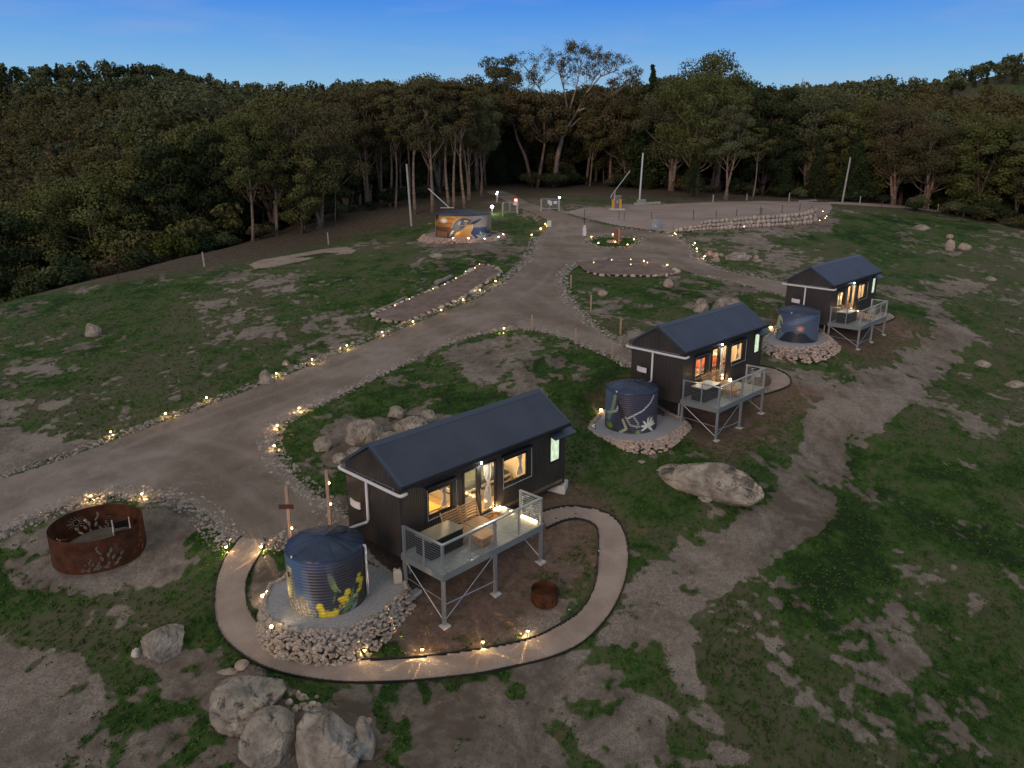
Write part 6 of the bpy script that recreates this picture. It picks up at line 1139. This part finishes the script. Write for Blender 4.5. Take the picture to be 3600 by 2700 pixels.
ZX = [150, 350, 560, 740, 890, 1040, 1200, 1330, 1480, 1700, 1900, 2060]; ZN = ['at the left edge of the photo', 'above the left scrub', 'behind the left fence posts', 'above the sand patch', 'left of the bare grey pole', 'behind the mural tank', 'beside the forest road', 'right of the tallest gum', 'behind the tall white pole', 'behind the gravel yard', 'behind the leaning right pole', 'above the cut fence posts', 'at the right edge of the photo']
MAN = [(300, 556, 345, 'dense1', 1.2, 'rounded tree standing in the scrub at the far left'), (380, 540, 262, 'broad0', 1., 'broad dark tree left of the two with pale trunks'), (490, 534, 196, 'broad1', 1.25, 'tall gum with bare pale limbs showing in its crown, left of centre'), (547, 522, 250, 'gum2', 1., 'gum with a straight bare trunk above the sand patch'),
       (600, 508, 262, 'gum0', 1.1, 'gum with a pinkish trunk between the two fence posts'), (655, 505, 300, 'dense1', 1., 'full low tree behind the left fence'), (690, 492, 235, 'broad2', 1., 'broad brown gum behind the second fence post'), (725, 480, 300, 'slim0', 1., 'slim gum left of the leaning pole'),
       (792, 450, 190, 'gum1', 1., 'gum just left of the bare grey pole'), (844, 447, 185, 'slim1', 1.3, 'slim gum behind the bare grey pole'), (857, 452, 210, 'slim0', 1.2, 'slim gum right behind the bare grey pole'), (900, 462, 178, 'slim1', 1.4, 'slim gum right of the bare grey pole'),
       (883, 440, 196, 'slim0', 1.2, 'thin gum in the pack left of the mural tank'), (937, 458, 175, 'gum1', .9, 'gum above the left end of the mural tank'), (971, 450, 172, 'slim1', 1.5, 'slim gum above the mural tank, left of three'), (984, 450, 180, 'slim0', 1.4, 'slim gum above the mural tank, middle of three'), (1001, 450, 178, 'slim1', 1.4, 'slim gum above the mural tank, right of three'),
       (1012, 432, 200, 'gum1', .9, 'brown gum at the left side of the forest road'), (1040, 425, 215, 'gum3', .8, 'gum leaning over the forest road'), (1304, 396, 270, 'gum0', .8, 'gum right of the tallest tree, forked low'), (1352, 402, 215, 'broad2', 1., 'broad brown gum left of the tall white pole'),
       (1276, 403, 230, 'gum2', 1., 'gum with a slim pale trunk right of the tallest tree'), (1568, 432, 232, 'gum3', 1.1, 'pale trunked gum behind the gravel yard'), (1625, 432, 275, 'slim0', 1.4, 'slim gum behind the gravel yard'), (1500, 424, 172, 'broad0', 1., 'broad gum behind the yard, left of the pale trunked one'),
       (1555, 410, 128, 'broad0', .85, 'very tall gum whose top rises above the forest right of centre'), (1450, 412, 180, 'broad1', 1., 'broad gum right of the tall white pole'), (1060, 395, 128, 'gum3', 1.1, 'tall gum rising above the ridge left of the tallest tree')]
for bx, by, ty, k, sx, lab in MAN: p = P(bx, by); tree(k, p, height_to(p, ty), lab, 'gum trees at the forest edge', sx=sx)
for bx, by, ty, sx in ((1495, 428, 300, 1.), (1840, 438, 270, 1.2), (1930, 440, 265, 1.2), (1760, 432, 280, 1.), (1690, 428, 290, 1.), (1068, 402, 270, 1.3), (1095, 400, 250, 1.3), (1120, 398, 285, 1.2), (1990, 444, 300, 1.1), (1400, 412, 300, 1.), (1397, 409, 134, 1.3)):
    p = P(bx, by-3); tree('cone', p, height_to(p, ty), 'dark pointed cypress pine in the forest front '+ZN[int(np.searchsorted(ZX, bx))], 'dark cypress pines', sx=sx, name='cypress_pine')
# the tallest tree: bare pale limbs fanning into a thin crown above the skyline
def big_tree():
    p = P(1197, 404); H = height_to(p, 100); r = RS(4); tb = MB(); C = []; Rd = []; m1 = hsize(p, 1)
    def limb(pts, r0, r1): tb.tube(pts, list(np.linspace(r0, r1, len(pts))), 8)
    X = lambda vx: (vx-1197)*m1
    def Z(vy): return CZ+ray(1106, vy)[2]/ray(1106, vy)[1]*p[1]-p[2]
    limb([(0, 0, -.4), (X(1203), 0, Z(340)), (X(1214), 0, Z(290))], .42, .33)
    stems = [[(1214, 290), (1190, 240), (1165, 190), (1140, 150)], [(1214, 290), (1225, 245), (1215, 190), (1200, 130)], [(1214, 290), (1245, 240), (1262, 200), (1290, 150)], [(1245, 240), (1300, 215), (1340, 190)], [(1225, 245), (1240, 190), (1250, 130)], [(1214, 290), (1250, 255), (1320, 240), (1352, 232)], [(1262, 200), (1290, 165), (1325, 150)], [(1190, 240), (1160, 225), (1130, 205)]]
    for si, st in enumerate(stems):
        yo = r.uniform(-3, 3); pts = [(X(a), yo*k/(len(st)-1)+r.uniform(-.2, .2), Z(b_)) for k, (a, b_) in enumerate(st)]; limb(pts, .24 if si < 3 else .16, .06)
        a, b_ = Vector(pts[-2]), Vector(pts[-1])
        for _ in range(11):
            t_ = r.uniform(-.2, 1.); o = a.lerp(b_, max(t_, 0)); e = o+Vector((r.normal()*2.0, r.normal()*1.8, r.uniform(.8, 3.6))); e.z = min(e.z, Z(104+26*abs(math.sin((e.x-X(1225))*.12)))); mid_ = o.lerp(e, .5)+Vector((r.normal()*.3, 0, .2)); limb([o, mid_, e], .055, .015)
            for _ in range(3): e2 = e+Vector((r.normal()*.7, r.normal()*.7, r.uniform(-.3, .9))); limb([mid_.lerp(e, .6), e2], .022, .008); C.append(tuple(e2)); Rd.append(r.uniform(.45, .95))
    C2, R2 = [], []
    for _ in range(34): C2.append((X(r.uniform(1120, 1330)), r.uniform(-3, 3), Z(r.uniform(205, 300)))); R2.append(r.uniform(1., 1.7))
    V, Fq, _ = leafcloud(r, np.array(C), np.array(Rd), 13000, .11, .9, .1); V2, F2, _ = leafcloud(r, np.array(C2), np.array(R2), 7000, .2, .7, .3)
    e = empty('gum_tree', tuple(p), 0, 'tallest gum of all with bare pale limbs fanned against the sky above the ridge', 'tree'); obj('trunk', tb.mesh('trunk', barkmat('pinkish bark', (.24, .175, .13), (.42, .33, .26)), True), e)
    obj('crown', npmesh('crown', np.r_[V, V2], np.r_[Fq, F2+len(V)], m_c2), e)
    for a, b_, top, lab in ((1151, 404, [(1135, 340), (1117, 300), (1105, 250), (1100, 215)], 'gum with a bare leaning trunk left of the tallest tree'), (1160, 406, [(1168, 360), (1176, 310), (1172, 250)], 'crooked gum between the leaning trunk and the tallest tree')):
        q = P(a, b_); X2 = lambda vx: (vx-a)*hsize(q, 1); Z2 = lambda vy: CZ+ray(1106, vy)[2]/ray(1106, vy)[1]*q[1]-q[2]
        tb = MB(); tb.tube([(0, 0, -.3)]+[(X2(x), 0, Z2(y)) for x, y in top], list(np.linspace(.3, .1, len(top)+1)), 8); C, Rd = [], []
        for _ in range(18): x, y = top[-1]; c = (X2(x+r.uniform(-45, 45)), r.uniform(-3, 3), Z2(y+r.uniform(-25, 45))); tb.tube([(X2(top[-2][0]), 0, Z2(top[-2][1])), c], [.09, .02], 5); C.append(c); Rd.append(r.uniform(1, 1.7))
        V, Fq, _ = leafcloud(r, np.array(C), np.array(Rd), 5500, .19, .7, .3); e = empty('gum_tree', tuple(q), 0, lab, 'tree', 'gum trees at the forest edge'); obj('trunk', tb.mesh('trunk', m_bark, True), e); obj('crown', npmesh('crown', V, Fq, m_c2), e)
    q = P(1304, 396); X2 = lambda vx: (vx-1304)*hsize(q, 1); Z2 = lambda vy: CZ+ray(1106, vy)[2]/ray(1106, vy)[1]*q[1]-q[2]
    tb = MB(); top = [(1330, 372), (1360, 345), (1385, 318), (1412, 290)]; tb.tube([(0, 0, -.2)]+[(X2(x), -1, Z2(y)) for x, y in top], [.16, .13, .10, .07, .03], 7); C, Rd = [], []
    for x, y in ((1320, 330), (1335, 300), (1300, 345), (1350, 290), (1375, 285), (1400, 275), (1412, 285), (1318, 355), (1340, 340)): c = (X2(x), -1+r.uniform(-1, 1), Z2(y)); tb.tube([(X2(1330 if x < 1360 else 1385), -1, Z2(372 if x < 1360 else 318)), c], [.05, .01], 5); C.append(c); Rd.append(r.uniform(.5, .9))
    V, Fq, _ = leafcloud(r, np.array(C), np.array(Rd), 1600, .16, .8, .1); e = empty('gum_tree', tuple(q), 0, 'half dead gum leaning right with withered orange brown leaves', 'tree'); obj('trunk', tb.mesh('trunk', m_bark, True), e); obj('crown', npmesh('crown', V, Fq, crownmat('withered leaf', (.14, .075, .035), (.24, .14, .07), (.2, .11, .05))), e)
big_tree()
def snag(bx, by, pts, r0, lab):
    q = P(bx, by); X2 = lambda vx: (vx-bx)*hsize(q, 1); Z2 = lambda vy: CZ+ray(1106, vy)[2]/ray(1106, vy)[1]*q[1]-gz(q[0], q[1]); tb = MB(); r = RS(int(bx))
    for br in pts: tb.tube([(X2(x), -1.5-k*.1, Z2(y)) for k, (x, y) in enumerate(br)], list(np.linspace(r0, r0*.25, len(br))), 6); r0 *= .6
    tb.build('dead_tree', m_bark3, None, True, loc=(q[0], q[1], gz(q[0], q[1])), label=lab, cat='dead tree')
snag(508, 528, [[(508, 528), (507, 420), (508, 300), (485, 270), (455, 250), (432, 243)], [(485, 270), (470, 256), (450, 246), (440, 232), (430, 226)], [(508, 300), (512, 250), (500, 236)], [(470, 262), (455, 275), (452, 286)]], .22, 'dead pale limbs curling left out of a tall gum, left of centre')
snag(1706, 412, [[(1706, 412), (1705, 300), (1707, 232), (1704, 200), (1702, 170)], [(1707, 215), (1694, 184)], [(1706, 210), (1715, 195)]], .2, 'dead white trunk standing above the canopy at right')
snag(1733, 415, [[(1733, 415), (1733, 300), (1735, 223), (1755, 210), (1772, 195)], [(1738, 222), (1730, 208)]], .18, 'dead forked pale limb above the canopy at right')
snag(2108, 440, [[(2072, 447), (2090, 415), (2110, 388), (2130, 372)], [(2095, 405), (2075, 396), (2060, 390)]], .2, 'dead limb leaning in the dark at the far right')
# the rest of the front of the forest, filled in behind and beside
RF = ([-200, 0, 300, 550, 800, 1000, 1040, 1060, 1115, 1150, 1400, 1600, 1800, 2000, 2212, 2500], [86, 90, 92, 92, 99, 112, 118, 132, 134, 132, 128, 120, 122, 120, 116, 110])
TOPV = ([-200, 0, 150, 250, 350, 500, 650, 800, 1000, 1110, 1200, 1300, 1500, 1600, 1700, 1900, 2050, 2212, 2500], [470, 450, 430, 380, 310, 262, 225, 192, 178, 192, 196, 188, 172, 178, 196, 226, 262, 290, 300])
r = RS(123); placed = []; 
keys_l = ['dense1', 'broad0', 'gum0', 'broad1', 'dense0']; keys_c = ['broad2', 'gum1', 'gum0', 'broad0', 'gum2', 'dense1']; keys_r = ['broad0', 'broad1', 'dense1', 'gum3', 'broad2', 'dense0', 'dense2']
tries = 0
while len(placed) < 215 and tries < 9000:
    tries += 1; vx = r.uniform(-60, 2280); rf = np.interp(vx, *RF); rr0 = rf+abs(r.normal())*13+2; a = math.atan((vx-1106)/1653.4); x, y = rr0*math.sin(a), rr0*math.cos(a)
    if 1035 < vx < 1120 and rr0 < 150 and r.uniform() < .8: continue
    if any((x-q[0])**2+(y-q[1])**2 < 4.0**2 for q in placed): continue
    placed.append((x, y)); tv = np.interp(vx, *TOPV)+r.uniform(-6, 30); H = np.clip(height_to((x, y), tv), 4.5, 19)
    k = r.choice(keys_l if vx < 560 else keys_c if vx < 1380 else keys_r)
    zone = ZN[int(np.searchsorted(ZX, vx))]; look = {'gum0': 'upright olive', 'gum1': 'upright russet', 'gum2': 'upright olive', 'gum3': 'upright grey green', 'broad0': 'wide crowned olive', 'broad1': 'wide crowned grey green', 'broad2': 'wide crowned russet', 'dense0': 'thick leaved dark', 'dense1': 'thick leaved olive', 'dense2': 'thick leaved dark'}[k]; row = 'in the front row' if rr0-rf < 8 else 'in the second row' if rr0-rf < 18 else 'deep in the trees'
    tree(k, (x, y), H, '%s gum %s %s' % (look, row, zone), 'gums of the forest edge '+zone, sx=r.uniform(.85, 1.25))
for _ in range(95):
    vx = r.uniform(-40, 2260); rf = np.interp(vx, *RF)-r.uniform(-3, 4); left = vx < 460
    if left: rf = r.uniform(0, 18)+np.interp(vx, [0, 120, 300, 460], [77, 77, 80, 85])
    if 1040 < vx < 1110: continue
    a = math.atan((vx-1106)/1653.4); x, y = rf*math.sin(a), rf*math.cos(a); H = r.uniform(2.6, 5.2) if left else r.uniform(1.2, 3.2)
    if gz(x, y) > 99: continue
    tree(r.choice(['bush0', 'bush0', 'bush3', 'bush1', 'bush2'] if left else ['bush1', 'bush2', 'bush3', 'bush1']), (x, y), H, 'rounded shrub in the scrub at the left of the photo' if left else 'low shrub under the trees '+ZN[int(np.searchsorted(ZX, vx))], 'shrubs of the left scrub' if left else 'forest edge shrubs '+ZN[int(np.searchsorted(ZX, vx))], name='shrub', cat='shrub')
for i in range(3): proto('far%d' % i, 90+i, 10, .2, 3.2, 12, 300, .5, 'gum', (m_c1, m_c4, m_c3)[i], m_bark2)
# far forest over the hills, too many to count
def far_forest(name, n, rlo, rhi, seed, mt, label, hrange, ls, nleaf, fn=None, coneish=.15):
    r = RS(seed); pos = []
    while len(pos) < n:
        vx = r.uniform(-420, 2640, 4000); R_ = np.interp(vx, RIDX, RIDR); lo = np.interp(vx, *RF)+rlo; hi = R_+rhi; rr0 = np.sqrt(r.uniform(lo**2, hi**2)); a = np.arctan((vx-1106)/1653.4); x, y = rr0*np.sin(a), rr0*np.cos(a); z = ground(x, y)
        qx, qy, _ = project(x, y, z+3); ok = ~(inside([(2080, 178), (2140, 170), (2300, 166), (2300, 232), (2150, 228), (2090, 222)], qx, qy) | inside([(2030, 206), (2112, 196), (2118, 236), (2040, 240)], qx, qy))
        if fn is not None: ok &= fn(vx, rr0, R_)
        pos += list(np.c_[x, y, z][ok])
    pos = np.array(pos[:n]); Vs = np.empty((n, nleaf*4, 3), np.float32)
    H = r.uniform(*hrange, n); Rc = H*r.uniform(.22, .36, n); cone = r.uniform(size=n) < coneish
    for i in range(n):
        if cone[i]: f = np.linspace(.15, .85, 8); C = np.c_[np.zeros(8), np.zeros(8), H[i]*1.05*f]; Rd = np.maximum(Rc[i]*.85*(1.02-f), .3)
        else: C = np.c_[r.normal(size=(6, 2))*Rc[i]*.45, H[i]*r.uniform(.5, .88, 6)]; Rd = Rc[i]*r.uniform(.45, .75, 6)
        Vs[i] = leafcloud(r, C, Rd, nleaf, ls, .8, .5)[0]+pos[i]
    V = Vs.reshape(-1, 3); return obj(name, npmesh(name, V, np.arange(len(V)).reshape(-1, 4), mt), label=label, cat='forest', kind='stuff')
far_forest('forest', 1500, 34, 120-200, 5, m_c1, 'dense gum forest rising behind the front trees', (8, 12), .42, 280, lambda v, q, R_: q < R_-60)
far_forest('forest', 1900, 60, 4, 6, m_c4, 'grey green gum forest on the far slopes', (6.5, 10), .55, 190)
far_forest('forest', 2400, 60, 26, 7, m_c3, 'dark pines and gums along the far ridges', (5, 8.6), .46, 170, lambda v, q, R_: q > R_-80, .4)
far_forest('forest', 800, -6, -100, 8, m_c1, 'dark scrub filling the valley at the left', (4, 7), .26, 300, lambda v, q, R_: (v < 520) & (q < 190))
# grass tufts and clover standing up from the near ground
r = RS(71); n_ = 150000; tx = r.uniform(-34, 40, n_); ty = r.uniform(13.5, 62, n_); keep = r.uniform(size=n_) < np.clip(22/np.hypot(tx, ty), 0, 1)**1.4; tx, ty = tx[keep], ty[keep]
tz = ground(tx, ty); qx, qy, _ = project(tx, ty, tz); m_ = sample(GM, qx, qy, .5); g_ = grassiness(tx, ty, m_); ok = (g_ > r.uniform(-.25, .5, len(tx))) & (qx > -60) & (qx < 2270) & (qy < 1720)
for poly in (ROAD, [tuple(p) for p in PO]+[tuple(p) for p in PI_[::-1]]): ok &= ~inside(poly, qx, qy)
for c_, zb_, R_ in TK: ok &= np.hypot(tx-c_[0], ty-c_[1]) > R_*1.7
for i in range(3):
    X, Y, _z = CAB[i]; u = (tx-X)*cu+(ty-Y)*su; v = -(tx-X)*su+(ty-Y)*cu; ok &= ~((u > -.4) & (u < 8.8) & (v > -.2) & (v < 5.3))
tx, ty, tz = tx[ok], ty[ok], tz[ok]; k = len(tx); print('tufts', k)
Vt = np.empty((k, 3, 4, 3), np.float32)
for b_ in range(3):
    a = r.uniform(0, 6.3, k); h = r.uniform(.03, .085, k); w = r.uniform(.02, .05, k); ox, oy = r.normal(0, .05, k), r.normal(0, .05, k); ca, sa = np.cos(a)*w, np.sin(a)*w; lx, ly = r.normal(0, .4, k)*h, r.normal(0, .4, k)*h
    bx, by = tx+ox, ty+oy; z0 = tz-.01
    Vt[:, b_, 0] = np.stack([bx-ca, by-sa, z0], -1); Vt[:, b_, 1] = np.stack([bx+ca, by+sa, z0], -1); Vt[:, b_, 2] = np.stack([bx+ca*.5+lx, by+sa*.5+ly, z0+h], -1); Vt[:, b_, 3] = np.stack([bx-ca*.5+lx, by-sa*.5+ly, z0+h], -1)
m_tuft = mat('grass blades', (.040, .095, .018), .9, noise=(.5, 5, .35, .65), col2=(.075, .140, .030), spec=.1)
Vt = Vt.reshape(-1, 3); obj('grass', npmesh('grass', Vt, np.arange(len(Vt)).reshape(-1, 4), m_tuft), label='short green grass and clover patches', cat='grass', kind='stuff')
